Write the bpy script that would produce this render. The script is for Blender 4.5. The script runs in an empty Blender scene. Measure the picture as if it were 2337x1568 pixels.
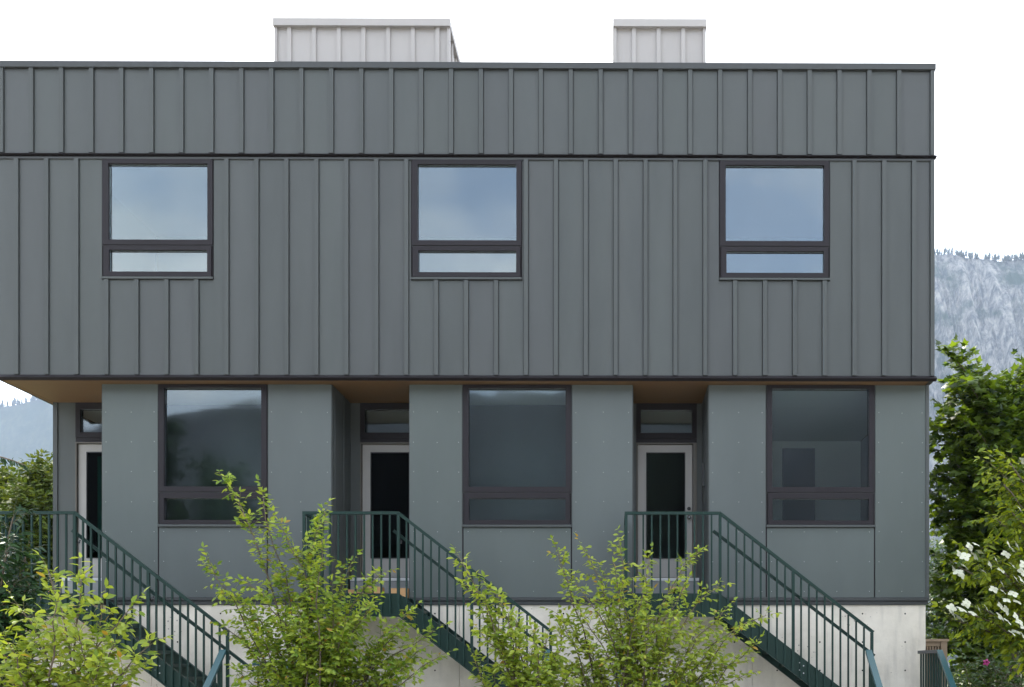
import bpy, math, random
import numpy as np
from mathutils import Vector, Matrix, noise as mnoise

# ------------------------------------------------------------------ camera, light, exposure
EYE = 1.6                       # eye height above the ground
YAW = 0.005
F_PX, PX, PY = 2220.0, 1411.0, 1522.0     # focal length and principal point, in 2337 x 1568 photo pixels
scene = bpy.context.scene
C = scene.collection
cam = bpy.data.cameras.new("camera")
cam.sensor_width = 36.0
cam.lens = F_PX / 2337.0 * 36.0
cam.shift_x = (1168.5 - PX) / 2337.0
cam.shift_y = (PY - 784.0) / 2337.0
cam.clip_start, cam.clip_end = 0.1, 9000.0
camo = bpy.data.objects.new("camera", cam)
C.objects.link(camo)
camo.location = (0, 0, EYE)
camo.rotation_euler = (math.radians(90), 0, -YAW)
scene.camera = camo

SUN_EL, SUN_AZ = math.radians(42), math.radians(-32)      # behind the house, to its left
world = bpy.data.worlds.new("World")
scene.world = world
world.use_nodes = True
nt = world.node_tree
nt.nodes.clear()
def nd(tree, kind, **kw):
    n = tree.nodes.new(kind)
    for k, v in kw.items():
        setattr(n, k, v)
    return n
sky = nd(nt, "ShaderNodeTexSky", sky_type="NISHITA", sun_disc=False, sun_elevation=SUN_EL, sun_rotation=SUN_AZ,
         air_density=1.0, dust_density=1.1, ozone_density=1.0)
tc = nd(nt, "ShaderNodeTexCoord")
mp = nd(nt, "ShaderNodeMapping")
mp.inputs["Scale"].default_value = (1.0, 1.0, 2.0)
mp.inputs["Location"].default_value = (0.78, 2.2, 5.02)
nz = nd(nt, "ShaderNodeTexNoise")
nz.inputs["Scale"].default_value = 2.6
nz.inputs["Detail"].default_value = 6
nz.inputs["Roughness"].default_value = 0.55
rp = nd(nt, "ShaderNodeValToRGB")
rp.color_ramp.elements[0].position = 0.36
rp.color_ramp.elements[0].color = (0.25, 0.25, 0.25, 1)
rp.color_ramp.elements[1].position = 0.62
rp.color_ramp.elements[1].color = (1, 1, 1, 1)
nz2 = nd(nt, "ShaderNodeTexNoise")
nz2.inputs["Scale"].default_value = 4.2
nz2.inputs["Detail"].default_value = 5
cl = nd(nt, "ShaderNodeValToRGB")          # thin to thick cloud
cl.color_ramp.elements[0].position = 0.32
cl.color_ramp.elements[0].color = (3.9, 4.25, 4.5, 1)
cl.color_ramp.elements[1].position = 0.70
cl.color_ramp.elements[1].color = (8.3, 8.25, 8.1, 1)
mx = nd(nt, "ShaderNodeMix", data_type="RGBA")
bg = nd(nt, "ShaderNodeBackground")
bg.inputs["Strength"].default_value = 0.135
wo = nd(nt, "ShaderNodeOutputWorld")
L = nt.links.new
L(tc.outputs["Generated"], mp.inputs["Vector"])
L(mp.outputs["Vector"], nz.inputs["Vector"])
L(mp.outputs["Vector"], nz2.inputs["Vector"])
L(nz.outputs["Fac"], rp.inputs["Fac"])
L(nz2.outputs["Fac"], cl.inputs["Fac"])
L(rp.outputs["Color"], mx.inputs["Factor"])
L(sky.outputs["Color"], mx.inputs["A"])
L(cl.outputs["Color"], mx.inputs["B"])
L(mx.outputs["Result"], bg.inputs["Color"])
L(bg.outputs["Background"], wo.inputs["Surface"])

sl = bpy.data.lights.new("sun", "SUN")
sl.energy = 3.0
sl.angle = math.radians(4.0)
sl.color = (1.0, 0.93, 0.82)
so = bpy.data.objects.new("sun", sl)
C.objects.link(so)
sdir = Vector((math.sin(SUN_AZ) * math.cos(SUN_EL), math.cos(SUN_AZ) * math.cos(SUN_EL), math.sin(SUN_EL)))
so.rotation_euler = sdir.to_track_quat("Z", "Y").to_euler()
so.location = sdir * 50

scene.view_settings.view_transform = "Standard"
scene.view_settings.look = "None"
scene.view_settings.exposure = 2.05
scene.view_settings.gamma = 1.0
scene.view_settings.use_curve_mapping = False
scene.cycles.max_bounces = 8
scene.cycles.transparent_max_bounces = 12
scene.cycles.volume_bounces = 0
scene.cycles.use_denoising = True

def at(u, v, Y):
    """The point at depth Y that the photo shows at pixel (u, v) of its 2337-pixel-wide copy."""
    k = (u - PX) / F_PX
    c, s = math.cos(YAW), math.sin(YAW)
    x = Y * (k * c + s) / (c - k * s)
    d = x * s + Y * c
    return Vector((x, Y, EYE + (PY - v) / F_PX * d))

# ------------------------------------------------------------------ materials
MATS = {}
def mat(name, col, rough=0.6, spec=0.5, vary=0.0, hue=0.0, mottle=0.0, mscale=3.0, bump=0.0, bscale=40.0, metal=0.0, stretch=None):
    if name in MATS:
        return MATS[name]
    m = bpy.data.materials.new(name)
    m.use_nodes = True
    t = m.node_tree
    p = t.nodes["Principled BSDF"]
    p.inputs["Roughness"].default_value = rough
    p.inputs["Specular IOR Level"].default_value = spec
    p.inputs["Metallic"].default_value = metal
    ln = t.links.new
    src = nd(t, "ShaderNodeRGB")
    src.outputs[0].default_value = (*col, 1)
    out = src.outputs[0]
    co = nd(t, "ShaderNodeTexCoord")
    geo = nd(t, "ShaderNodeNewGeometry")
    if vary or hue:
        oi = nd(t, "ShaderNodeObjectInfo")
        hs = nd(t, "ShaderNodeHueSaturation")
        m1 = nd(t, "ShaderNodeMapRange")
        m1.inputs["To Min"].default_value = 1 - vary
        m1.inputs["To Max"].default_value = 1 + vary
        ln(oi.outputs["Random"], m1.inputs["Value"])
        ln(m1.outputs["Result"], hs.inputs["Value"])
        m2 = nd(t, "ShaderNodeMapRange")
        m2.inputs["To Min"].default_value = 0.5 - hue
        m2.inputs["To Max"].default_value = 0.5 + hue
        mul = nd(t, "ShaderNodeMath", operation="MULTIPLY")
        mul.inputs[1].default_value = 7.31
        fr = nd(t, "ShaderNodeMath", operation="FRACT")
        ln(oi.outputs["Random"], mul.inputs[0])
        ln(mul.outputs[0], fr.inputs[0])
        ln(fr.outputs[0], m2.inputs["Value"])
        ln(m2.outputs["Result"], hs.inputs["Hue"])
        ln(out, hs.inputs["Color"])
        out = hs.outputs["Color"]
    if mottle:
        n = nd(t, "ShaderNodeTexNoise")
        n.inputs["Scale"].default_value = mscale
        n.inputs["Detail"].default_value = 7
        n.inputs["Roughness"].default_value = 0.6
        if stretch:
            mpn = nd(t, "ShaderNodeMapping")
            mpn.inputs["Scale"].default_value = stretch
            ln(geo.outputs["Position"], mpn.inputs["Vector"])
            ln(mpn.outputs["Vector"], n.inputs["Vector"])
        else:
            ln(geo.outputs["Position"], n.inputs["Vector"])
        mr = nd(t, "ShaderNodeMapRange")
        mr.inputs["From Min"].default_value = 0.25
        mr.inputs["From Max"].default_value = 0.75
        mr.inputs["To Min"].default_value = 1 - mottle
        mr.inputs["To Max"].default_value = 1 + mottle
        ln(n.outputs["Fac"], mr.inputs["Value"])
        vm = nd(t, "ShaderNodeVectorMath", operation="SCALE")
        ln(out, vm.inputs[0])
        ln(mr.outputs["Result"], vm.inputs["Scale"])
        out = vm.outputs["Vector"]
        rr = nd(t, "ShaderNodeMapRange")
        rr.inputs["To Min"].default_value = max(0.05, rough - 0.12)
        rr.inputs["To Max"].default_value = min(1, rough + 0.12)
        ln(n.outputs["Fac"], rr.inputs["Value"])
        ln(rr.outputs["Result"], p.inputs["Roughness"])
    ln(out, p.inputs["Base Color"])
    if bump:
        b = nd(t, "ShaderNodeTexNoise")
        b.inputs["Scale"].default_value = bscale
        b.inputs["Detail"].default_value = 5
        ln(geo.outputs["Position"], b.inputs["Vector"])
        bm = nd(t, "ShaderNodeBump")
        bm.inputs["Strength"].default_value = bump
        bm.inputs["Distance"].default_value = 0.02
        ln(b.outputs["Fac"], bm.inputs["Height"])
        ln(bm.outputs["Normal"], p.inputs["Normal"])
    MATS[name] = m
    return m

def glass(name, tint, refl, rough=0.0, blend=0.35):
    m = bpy.data.materials.new(name)
    m.use_nodes = True
    t = m.node_tree
    t.nodes.clear()
    ln = t.links.new
    tr = nd(t, "ShaderNodeBsdfTransparent")
    tr.inputs["Color"].default_value = (*tint, 1)
    gl = nd(t, "ShaderNodeBsdfGlossy")
    gl.inputs["Color"].default_value = (0.93, 0.97, 1.0, 1)
    gl.inputs["Roughness"].default_value = rough
    geo = nd(t, "ShaderNodeNewGeometry")
    n = nd(t, "ShaderNodeTexNoise")
    n.inputs["Scale"].default_value = 1.3
    n.inputs["Detail"].default_value = 1
    b = nd(t, "ShaderNodeBump")
    b.inputs["Strength"].default_value = 0.06
    b.inputs["Distance"].default_value = 0.05
    ln(geo.outputs["Position"], n.inputs["Vector"])
    ln(n.outputs["Fac"], b.inputs["Height"])
    ln(b.outputs["Normal"], gl.inputs["Normal"])
    fz = nd(t, "ShaderNodeLayerWeight")
    fz.inputs["Blend"].default_value = blend
    ad = nd(t, "ShaderNodeMapRange")
    ad.inputs["To Min"].default_value = refl
    ad.inputs["To Max"].default_value = 1.0
    ln(fz.outputs["Fresnel"], ad.inputs["Value"])
    mxs = nd(t, "ShaderNodeMixShader")
    ln(ad.outputs["Result"], mxs.inputs["Fac"])
    ln(tr.outputs[0], mxs.inputs[1])
    ln(gl.outputs[0], mxs.inputs[2])
    o = nd(t, "ShaderNodeOutputMaterial")
    ln(mxs.outputs[0], o.inputs["Surface"])
    return m

def leafmat(name, a, b, trans=0.45, rough=0.5, yellow=None, spec=0.4):
    """Leaf green varying leaf by leaf between colours a and b, with light shining through."""
    m = bpy.data.materials.new(name)
    m.use_nodes = True
    t = m.node_tree
    t.nodes.clear()
    ln = t.links.new
    geo = nd(t, "ShaderNodeNewGeometry")
    oi = nd(t, "ShaderNodeObjectInfo")
    ad = nd(t, "ShaderNodeMath", operation="ADD")
    ml = nd(t, "ShaderNodeMath", operation="MULTIPLY")
    ml.inputs[1].default_value = 5.77
    ln(oi.outputs["Random"], ml.inputs[0])
    ln(geo.outputs["Random Per Island"], ad.inputs[0])
    ln(ml.outputs[0], ad.inputs[1])
    fr = nd(t, "ShaderNodeMath", operation="FRACT")
    ln(ad.outputs[0], fr.inputs[0])
    cr = nd(t, "ShaderNodeValToRGB")
    e = cr.color_ramp.elements
    e[0].color = (*a, 1)
    e[1].color = (*b, 1)
    e[1].position = 0.97
    if yellow:
        x = e.new(0.992)
        x.color = (*yellow, 1)
    ln(fr.outputs[0], cr.inputs["Fac"])
    pb = nd(t, "ShaderNodeBsdfPrincipled")
    pb.inputs["Roughness"].default_value = rough
    pb.inputs["Specular IOR Level"].default_value = spec
    ln(cr.outputs["Color"], pb.inputs["Base Color"])
    tl = nd(t, "ShaderNodeBsdfTranslucent")
    hs = nd(t, "ShaderNodeMix", data_type="RGBA", blend_type="MULTIPLY")
    hs.inputs["Factor"].default_value = 1.0
    hs.inputs["B"].default_value = (1.35, 1.25, 0.55, 1)
    ln(cr.outputs["Color"], hs.inputs["A"])
    ln(hs.outputs["Result"], tl.inputs["Color"])
    mxs = nd(t, "ShaderNodeMixShader")
    mxs.inputs["Fac"].default_value = trans
    ln(pb.outputs[0], mxs.inputs[1])
    ln(tl.outputs[0], mxs.inputs[2])
    o = nd(t, "ShaderNodeOutputMaterial")
    ln(mxs.outputs[0], o.inputs["Surface"])
    return m

M_CLAD = mat("grey_metal_cladding", (0.0670, 0.0745, 0.0755), 0.45, 0.4, vary=0.045, hue=0.03, mottle=0.12, mscale=1.6, bump=0.10, bscale=2.2, stretch=(1.5, 1.5, 0.35))
M_BATT = mat("grey_metal_batten", (0.0700, 0.0775, 0.0785), 0.45, 0.3, vary=0.05, mottle=0.06, mscale=2.0)
M_PANEL = mat("grey_green_panel", (0.088, 0.105, 0.105), 0.5, 0.4, vary=0.04, hue=0.03, mottle=0.09, mscale=1.1, stretch=(1.4, 1.4, 0.5))
M_TRIM = mat("dark_grey_trim", (0.055, 0.059, 0.062), 0.45, 0.3)
M_DARK = mat("dark_flashing", (0.014, 0.012, 0.014), 0.5, 0.15)
M_FRAME = mat("dark_brown_grey_frame", (0.025, 0.0225, 0.0265), 0.45, 0.15)
M_RIVET = mat("pale_rivet", (0.30, 0.32, 0.32), 0.4)
M_SOFFIT = mat("brown_soffit", (0.180, 0.102, 0.047), 0.6, mottle=0.12, mscale=1.2)
M_ROOFBOX = mat("pale_grey_cladding", (0.43, 0.405, 0.395), 0.55, vary=0.03, mottle=0.03)
M_DOOR = mat("pale_door_paint", (0.33, 0.32, 0.31), 0.45)
M_DOORFR = mat("door_frame_bronze", (0.10, 0.09, 0.075), 0.4)
M_BLACK = mat("black_metal", (0.012, 0.012, 0.014), 0.35)
M_CHROME = mat("satin_steel", (0.35, 0.35, 0.36), 0.25, metal=0.9)
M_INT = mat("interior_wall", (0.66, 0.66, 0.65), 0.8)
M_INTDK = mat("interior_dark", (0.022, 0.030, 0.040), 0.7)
M_INTTEAL = mat("interior_teal", (0.05, 0.38, 0.30), 0.5)
M_FLOOR = mat("interior_floor", (0.12, 0.10, 0.08), 0.6)
M_CURB = mat("grey_curb", (0.27, 0.28, 0.29), 0.85, mottle=0.12, mscale=6)
M_SILL = mat("pale_sill", (0.58, 0.59, 0.62), 0.5)
M_GREEN = mat("dark_green_paint", (0.014, 0.036, 0.031), 0.42, 0.22, mottle=0.08, mscale=5)
M_GREEN_SKY = mat("sky_tinted_green_paint", (0.020, 0.075, 0.085), 0.30, 0.6)  # sky reflection on the green caps is put into the colour
M_CARD = mat("brown_cardboard", (0.52, 0.30, 0.14), 0.85, vary=0.1, mottle=0.06, mscale=20)
M_WOOD = mat("raw_timber", (0.50, 0.34, 0.19), 0.8, mottle=0.15, mscale=14)
M_FENCE = mat("weathered_timber", (0.26, 0.19, 0.13), 0.85, vary=0.1, mottle=0.15, mscale=9)
M_FENCE_D = mat("red_brown_slat", (0.06, 0.028, 0.02), 0.8)
M_BARK = mat("grey_brown_bark", (0.13, 0.10, 0.075), 0.9, mottle=0.25, mscale=25, bump=0.4, bscale=60)
M_TWIG = mat("olive_brown_twig", (0.13, 0.115, 0.045), 0.8)
M_BERRY = mat("orange_fruitlet", (0.50, 0.16, 0.06), 0.6)
M_BRACT = mat("cream_white_bract", (0.50, 0.51, 0.39), 0.6)
M_PINK = mat("magenta_petal", (0.45, 0.05, 0.22), 0.6)
M_GLASS_U = glass("window_glass", (0.70, 0.78, 0.78), 0.085, rough=0.02)
M_GLASS_L = glass("tinted_glass", (0.84, 0.90, 0.90), 0.045, rough=0.035, blend=0.30)
M_GLASS_D = glass("door_glass", (0.60, 0.66, 0.64), 0.0, blend=0.15)

def concrete():
    m = bpy.data.materials.new("cast_concrete")
    m.use_nodes = True
    t = m.node_tree
    p = t.nodes["Principled BSDF"]
    p.inputs["Roughness"].default_value = 0.85
    ln = t.links.new
    geo = nd(t, "ShaderNodeNewGeometry")
    n1 = nd(t, "ShaderNodeTexNoise")
    n1.inputs["Scale"].default_value = 1.1
    n1.inputs["Detail"].default_value = 8
    n1.inputs["Roughness"].default_value = 0.65
    ln(geo.outputs["Position"], n1.inputs["Vector"])
    cr = nd(t, "ShaderNodeValToRGB")
    e = cr.color_ramp.elements
    e[0].position, e[0].color = 0.30, (0.53, 0.485, 0.42, 1)
    e[1].position, e[1].color = 0.62, (0.76, 0.705, 0.625, 1)
    ln(n1.outputs["Fac"], cr.inputs["Fac"])
    # water streaks that run down from the top
    mpn = nd(t, "ShaderNodeMapping")
    mpn.inputs["Scale"].default_value = (5.0, 5.0, 0.7)
    ln(geo.outputs["Position"], mpn.inputs["Vector"])
    n2 = nd(t, "ShaderNodeTexNoise")
    n2.inputs["Scale"].default_value = 1.6
    n2.inputs["Detail"].default_value = 6
    ln(mpn.outputs["Vector"], n2.inputs["Vector"])
    r2 = nd(t, "ShaderNodeMapRange")
    r2.inputs["From Min"].default_value = 0.52
    r2.inputs["From Max"].default_value = 0.72
    r2.inputs["To Min"].default_value = 0.0
    r2.inputs["To Max"].default_value = 0.5
    ln(n2.outputs["Fac"], r2.inputs["Value"])
    mA = nd(t, "ShaderNodeMix", data_type="RGBA")
    mA.inputs["B"].default_value = (0.45, 0.42, 0.38, 1)
    ln(r2.outputs["Result"], mA.inputs["Factor"])
    ln(cr.outputs["Color"], mA.inputs["A"])
    # small air holes
    vo = nd(t, "ShaderNodeTexVoronoi")
    vo.inputs["Scale"].default_value = 16
    ln(geo.outputs["Position"], vo.inputs["Vector"])
    n3 = nd(t, "ShaderNodeTexNoise")
    n3.inputs["Scale"].default_value = 2.5
    ln(geo.outputs["Position"], n3.inputs["Vector"])
    th = nd(t, "ShaderNodeMapRange")
    th.inputs["From Min"].default_value = 0.5
    th.inputs["From Max"].default_value = 0.75
    th.inputs["To Min"].default_value = 0.0
    th.inputs["To Max"].default_value = 0.22
    ln(n3.outputs["Fac"], th.inputs["Value"])
    lt = nd(t, "ShaderNodeMath", operation="LESS_THAN")
    ln(vo.outputs["Distance"], lt.inputs[0])
    ln(th.outputs["Result"], lt.inputs[1])
    mB = nd(t, "ShaderNodeMix", data_type="RGBA")
    mB.inputs["B"].default_value = (0.17, 0.16, 0.15, 1)
    ml = nd(t, "ShaderNodeMath", operation="MULTIPLY")
    ml.inputs[1].default_value = 0.7
    ln(lt.outputs[0], ml.inputs[0])
    ln(ml.outputs[0], mB.inputs["Factor"])
    ln(mA.outputs["Result"], mB.inputs["A"])
    ln(mB.outputs["Result"], p.inputs["Base Color"])
    bm = nd(t, "ShaderNodeBump")
    bm.inputs["Strength"].default_value = 0.25
    bm.inputs["Distance"].default_value = 0.01
    n4 = nd(t, "ShaderNodeTexNoise")
    n4.inputs["Scale"].default_value = 30
    n4.inputs["Detail"].default_value = 6
    ln(geo.outputs["Position"], n4.inputs["Vector"])
    ln(n4.outputs["Fac"], bm.inputs["Height"])
    ln(bm.outputs["Normal"], p.inputs["Normal"])
    return m
M_CONC = concrete()

# ------------------------------------------------------------------ mesh helpers
class MB:
    """Collects boxes, bars, tubes and prisms; build() links them as one mesh object."""
    def __init__(s):
        s.v, s.f = [], []
    def box(s, x0, x1, y0, y1, z0, z1):
        b = len(s.v)
        s.v += [(x0,y0,z0),(x1,y0,z0),(x1,y1,z0),(x0,y1,z0),(x0,y0,z1),(x1,y0,z1),(x1,y1,z1),(x0,y1,z1)]
        s.f += [tuple(b+i for i in q) for q in ((0,3,2,1),(4,5,6,7),(0,1,5,4),(1,2,6,5),(2,3,7,6),(3,0,4,7))]
        return s
    def prism(s, poly, y0, y1):
        """Polygon of (x, z), counter-clockwise seen from the camera, pushed from y0 back to y1."""
        b, n = len(s.v), len(poly)
        s.v += [(x, y0, z) for x, z in poly] + [(x, y1, z) for x, z in poly]
        s.f.append(tuple(range(b, b+n)))
        s.f.append(tuple(range(b+2*n-1, b+n-1, -1)))
        for i in range(n):
            j = (i+1) % n
            s.f.append((b+i, b+n+i, b+n+j, b+j))
        return s
    def prism_x(s, poly, x0, x1):
        """Polygon of (y, z) pushed from x0 to x1."""
        b, n = len(s.v), len(poly)
        s.v += [(x0, y, z) for y, z in poly] + [(x1, y, z) for y, z in poly]
        s.f.append(tuple(range(b+n-1, b-1, -1)))
        s.f.append(tuple(range(b+n, b+2*n)))
        for i in range(n):
            j = (i+1) % n
            s.f.append((b+i, b+j, b+n+j, b+n+i))
        return s
    def bar(s, p, q, w, h, up=(0,0,1)):
        """Rectangular bar from p to q, w across and h along 'up'."""
        p, q = Vector(p), Vector(q)
        d = (q-p).normalized()
        side = d.cross(Vector(up)).normalized()
        u = side.cross(d).normalized()
        b = len(s.v)
        for o in (p, q):
            for a, c in ((-1,-1),(1,-1),(1,1),(-1,1)):
                s.v.append(tuple(o + side*a*w/2 + u*c*h/2))
        s.f += [tuple(b+i for i in k) for k in ((0,1,2,3),(7,6,5,4),(0,4,5,1),(1,5,6,2),(2,6,7,3),(3,7,4,0))]
        return s
    def tube(s, pts, radii, n=6):
        pts = [Vector(p) for p in pts]
        b = len(s.v)
        for i, p in enumerate(pts):
            d = (pts[min(i+1, len(pts)-1)] - pts[max(i-1, 0)])
            d = d.normalized() if d.length > 1e-9 else Vector((0,0,1))
            a = d.cross(Vector((0.31, 0.95, 0.07)))
            a = a.normalized() if a.length > 1e-6 else Vector((1,0,0))
            c = d.cross(a)
            r = radii[i] if hasattr(radii, "__len__") else radii
            for k in range(n):
                t = 2*math.pi*k/n
                s.v.append(tuple(p + (a*math.cos(t) + c*math.sin(t))*r))
        for i in range(len(pts)-1):
            for k in range(n):
                m = (k+1) % n
                s.f.append((b+i*n+k, b+i*n+m, b+(i+1)*n+m, b+(i+1)*n+k))
        s.f.append(tuple(b+k for k in range(n-1, -1, -1)))
        e = b+(len(pts)-1)*n
        s.f.append(tuple(e+k for k in range(n)))
        return s
    def disc(s, c, r, d, n=8):
        """Short cylinder on a wall that faces the camera: d proud of y = c[1]."""
        return s.tube([(c[0], c[1], c[2]), (c[0], c[1]-d, c[2])], r, n)
    def mesh(s, name, m, off=(0,0,0), smooth=False):
        me = bpy.data.meshes.new(name)
        ox, oy, oz = off
        me.from_pydata([(x-ox, y-oy, z-oz) for x, y, z in s.v], [], s.f)
        me.validate()
        me.materials.append(m)
        if smooth:
            me.polygons.foreach_set("use_smooth", [True]*len(me.polygons))
        return me
    def build(s, name, m, parent=None, smooth=False, kind=None, label=None):
        off = ROOT.get(parent.name, (0,0,0)) if parent else (0,0,0)
        o = bpy.data.objects.new(name, s.mesh(name, m, off, smooth))
        C.objects.link(o)
        if parent:
            o.parent = parent
            ROOT[o.name] = off
        if kind: o["kind"] = kind
        if label: o["label"] = label
        return o

ROOT = {}
def thing(name, label, cat, loc, group=None):
    o = bpy.data.objects.new(name, None)
    o.empty_display_size = 0.2
    C.objects.link(o)
    o.location = loc
    o["label"], o["category"] = label, cat
    if group: o["group"] = group
    ROOT[o.name] = tuple(loc)
    return o
def tag(o, label, cat, group=None):
    o["label"], o["category"] = label, cat
    if group: o["group"] = group
    return o
def share(me, name, parent, loc, rot=None):
    """Another object on an existing mesh, placed at world loc under a parent thing or part."""
    o = bpy.data.objects.new(name, me)
    C.objects.link(o)
    o.parent = parent
    off = ROOT.get(parent.name, (0,0,0))
    o.location = (loc[0]-off[0], loc[1]-off[1], loc[2]-off[2])
    if rot: o.rotation_euler = rot
    return o
def holes(x0, x1, z0, z1, ops, y0, y1):
    """Wall slab with rectangular openings (xa, xb, za, zb)."""
    b = MB()
    xs = sorted({x0, x1, *[min(max(v, x0), x1) for o in ops for v in o[:2]]})
    for xa, xb in zip(xs, xs[1:]):
        xm = (xa+xb)/2
        z = z0
        for o in sorted((o for o in ops if o[0] < xm < o[1]), key=lambda o: o[2]):
            if o[2] > z: b.box(xa, xb, y0, y1, z, o[2])
            z = max(z, o[3])
        if z < z1: b.box(xa, xb, y0, y1, z, z1)
    return b

rnd = random.Random(7)
E0 = EYE                                     # heights below were measured from eye level
# ------------------------------------------------------------------ the house
YU, YL, YD, YB = 14.0, 14.2, 15.2, 24.0      # upper front, lower front, door wall, back
XL, XR = -8.82, 4.62
UNIT = 4.43
Z_TOP, Z_COP, Z_MID1, Z_MID0, Z_BOT, Z_SOF = 8.672+E0, 8.588+E0, 7.37+E0, 7.29+E0, 4.19+E0, 4.12+E0
Z_L0, Z_CON = 1.018+E0, 0.908+E0
house = thing("townhouse_block", "long dark grey metal clad house block with overhanging upper storey", "house", (-2.0, YU, 0))

UW = [(1.532 - UNIT*(2-i), 3.108 - UNIT*(2-i), 5.600+E0, 7.285+E0) for i in range(3)]      # upper windows
LW = [(2.241 - UNIT*(2-i), 3.812 - UNIT*(2-i), 2.075+E0, 4.115+E0) for i in range(3)]      # lower windows

# upper storey: backing wall, panels, battens
holes(XL+0.02, XR-0.02, Z_SOF+0.03, Z_TOP-0.05, UW, YU+0.013, YU+0.14).build("upper_wall", M_DARK, house)
SP = 0.4295
BW = 0.062
GAP = BW/2+0.007       # panels stop short of the battens and leave a dark joint
def panel(poly, y0=None, m=M_CLAD, depth=0.011):
    y = (YU if y0 is None else y0) + rnd.uniform(-0.0012, 0.0012)
    return MB().prism(poly, y, y+depth).build("wall_panel", m, house)
# upper band
bu = [-8.773 + SP*i for i in range(31) if -8.773 + SP*i < XR-0.2]
edges = [XL] + bu + [XR-0.055]
for a, b in zip(edges, edges[1:]):
    if b-a > 0.05:
        a, b = a+(GAP if a > XL else 0.002), b-(GAP if b < XR-0.06 else 0.006)
        panel([(a, Z_MID1), (b, Z_MID1), (b, Z_COP-0.008), (a, Z_COP-0.008)])
mb_b = MB().box(-BW/2, BW/2, -0.030, 0.012, 0, Z_COP-Z_MID1).mesh("batten", M_BATT)
for x in bu:
    share(mb_b, "batten", house, (x, YU, Z_MID1+0.003))
# lower band, cut round the windows
bl = [-8.557 + SP*i for i in range(31) if -8.557 + SP*i < XR-0.2]
edges = [XL] + bu[:0] + bl + [XR-0.055]
zt, zb = Z_MID0, Z_BOT
for a, b in zip(edges, edges[1:]):
    a, b = a+(GAP if a > XL else 0.002), b-(GAP if b < XR-0.06 else 0.006)
    w = next((w for w in UW if w[0]-0.02 < b and w[1]+0.02 > a), None)
    if not w:
        panel([(a, zb), (b, zb), (b, zt), (a, zt)])
        continue
    wl, wr, ws = w[0]-0.012, w[1]+0.012, w[2]-0.045
    if a < wl:                                # window cuts into this panel's far end
        panel([(a, zb), (b, zb), (b, ws), (wl, ws), (wl, zt), (a, zt)])
    elif b > wr:
        panel([(a, zb), (b, zb), (b, zt), (wr, zt), (wr, ws), (a, ws)])
    else:
        panel([(a, zb), (b, zb), (b, ws), (a, ws)])
mb_l = MB().box(-BW/2, BW/2, -0.030, 0.012, 0, zt-zb-0.006).mesh("batten", M_BATT)
mb_s = MB().box(-BW/2, BW/2, -0.030, 0.012, 0, UW[0][2]-0.048-zb).mesh("batten", M_BATT)
for x in bl:
    w = next((w for w in UW if w[0]-0.05 < x < w[1]+0.05), None)
    share(mb_s if w else mb_l, "batten", house, (x, YU, zb+0.003))
# coping, corner trims, drip flashings
MB().box(XL-0.03, XR+0.015, YU-0.045, YU+0.25, Z_COP, Z_TOP).build("coping", M_TRIM, house)
for z0, z1 in ((Z_MID1-0.004, Z_COP-0.002), (Z_BOT, Z_MID0)):
    MB().box(XR-0.055, XR, YU-0.032, YU+0.10, z0, z1).build("corner_trim", M_BATT, house)
MB().prism_x([(YU-0.050, Z_MID0+0.050), (YU+0.012, Z_MID0+0.028), (YU+0.012, Z_MID1), (YU-0.014, Z_MID1), (YU-0.050, Z_MID0+0.058)][::-1], XL-0.02, XR+0.03).build("drip_flashing", M_DARK, house)
MB().box(XL-0.01, XR+0.004, YU-0.020, YU+0.012, Z_MID0-0.004, Z_MID0+0.024).build("head_trim", M_TRIM, house)
MB().prism_x([(YU-0.050, Z_BOT-0.048), (YU-0.050, Z_BOT-0.040), (YU-0.012, Z_BOT-0.002), (YU+0.010, Z_BOT-0.002), (YU+0.010, Z_SOF-0.004), (YU-0.020, Z_SOF-0.010)], XL-0.03, XR+0.03).build("drip_flashing", M_DARK, house)
MB().box(XL-0.005, XR+0.004, YU-0.006, YU+0.02, Z_BOT-0.004, Z_BOT+0.008).build("starter_trim", M_TRIM, house)
# soffit under the overhang
sof = MB().box(XL+0.10, XR-0.06, YU+0.045, YB-0.1, Z_SOF, Z_SOF+0.02)
sof.build("soffit", M_SOFFIT, house)
MB().box(XL, XL+0.03, YU+0.002, YB, Z_SOF-0.004, Z_BOT+0.02).build("soffit_edge", M_TRIM, house)
MB().box(XL+0.032, XL+0.088, YU+0.045, YB, Z_SOF, Z_SOF+0.02).build("soffit_strip", M_SOFFIT, house)
MB().box(XR-0.055, XR, YU+0.03, YB, Z_SOF-0.004, Z_BOT+0.02).build("soffit_edge", M_TRIM, house)
MB().box(XL+0.0, XR, YU+0.141, YB, Z_SOF+0.022, Z_SOF+0.24).build("floor_slab", M_INT, house)
# shell: sides, back, roof
for x0, x1 in ((XL, XL+0.14), (XR-0.14, XR)):
    MB().box(x0, x1, YU+0.142, YB, Z_SOF+0.242, Z_TOP-0.06).build("side_wall", M_CLAD, house)
MB().box(XL+0.142, XR-0.142, YB-0.14, YB, 0.02, Z_TOP-0.06).build("back_wall", M_CLAD, house)
MB().box(XL+0.142, XR-0.142, YU+0.142, YB-0.142, Z_TOP-0.50, Z_TOP-0.30).build("roof", M_TRIM, house)
for x0, x1, y0, y1 in ((XL-0.03, XL+0.2, YU+0.252, YB+0.02), (XR-0.2, XR+0.015, YU+0.252, YB+0.02), (XL+0.202, XR-0.202, YB-0.2, YB+0.02)):
    MB().box(x0, x1, y0, y1, Z_TOP-0.059, Z_TOP).build("coping", M_TRIM, house)
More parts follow.
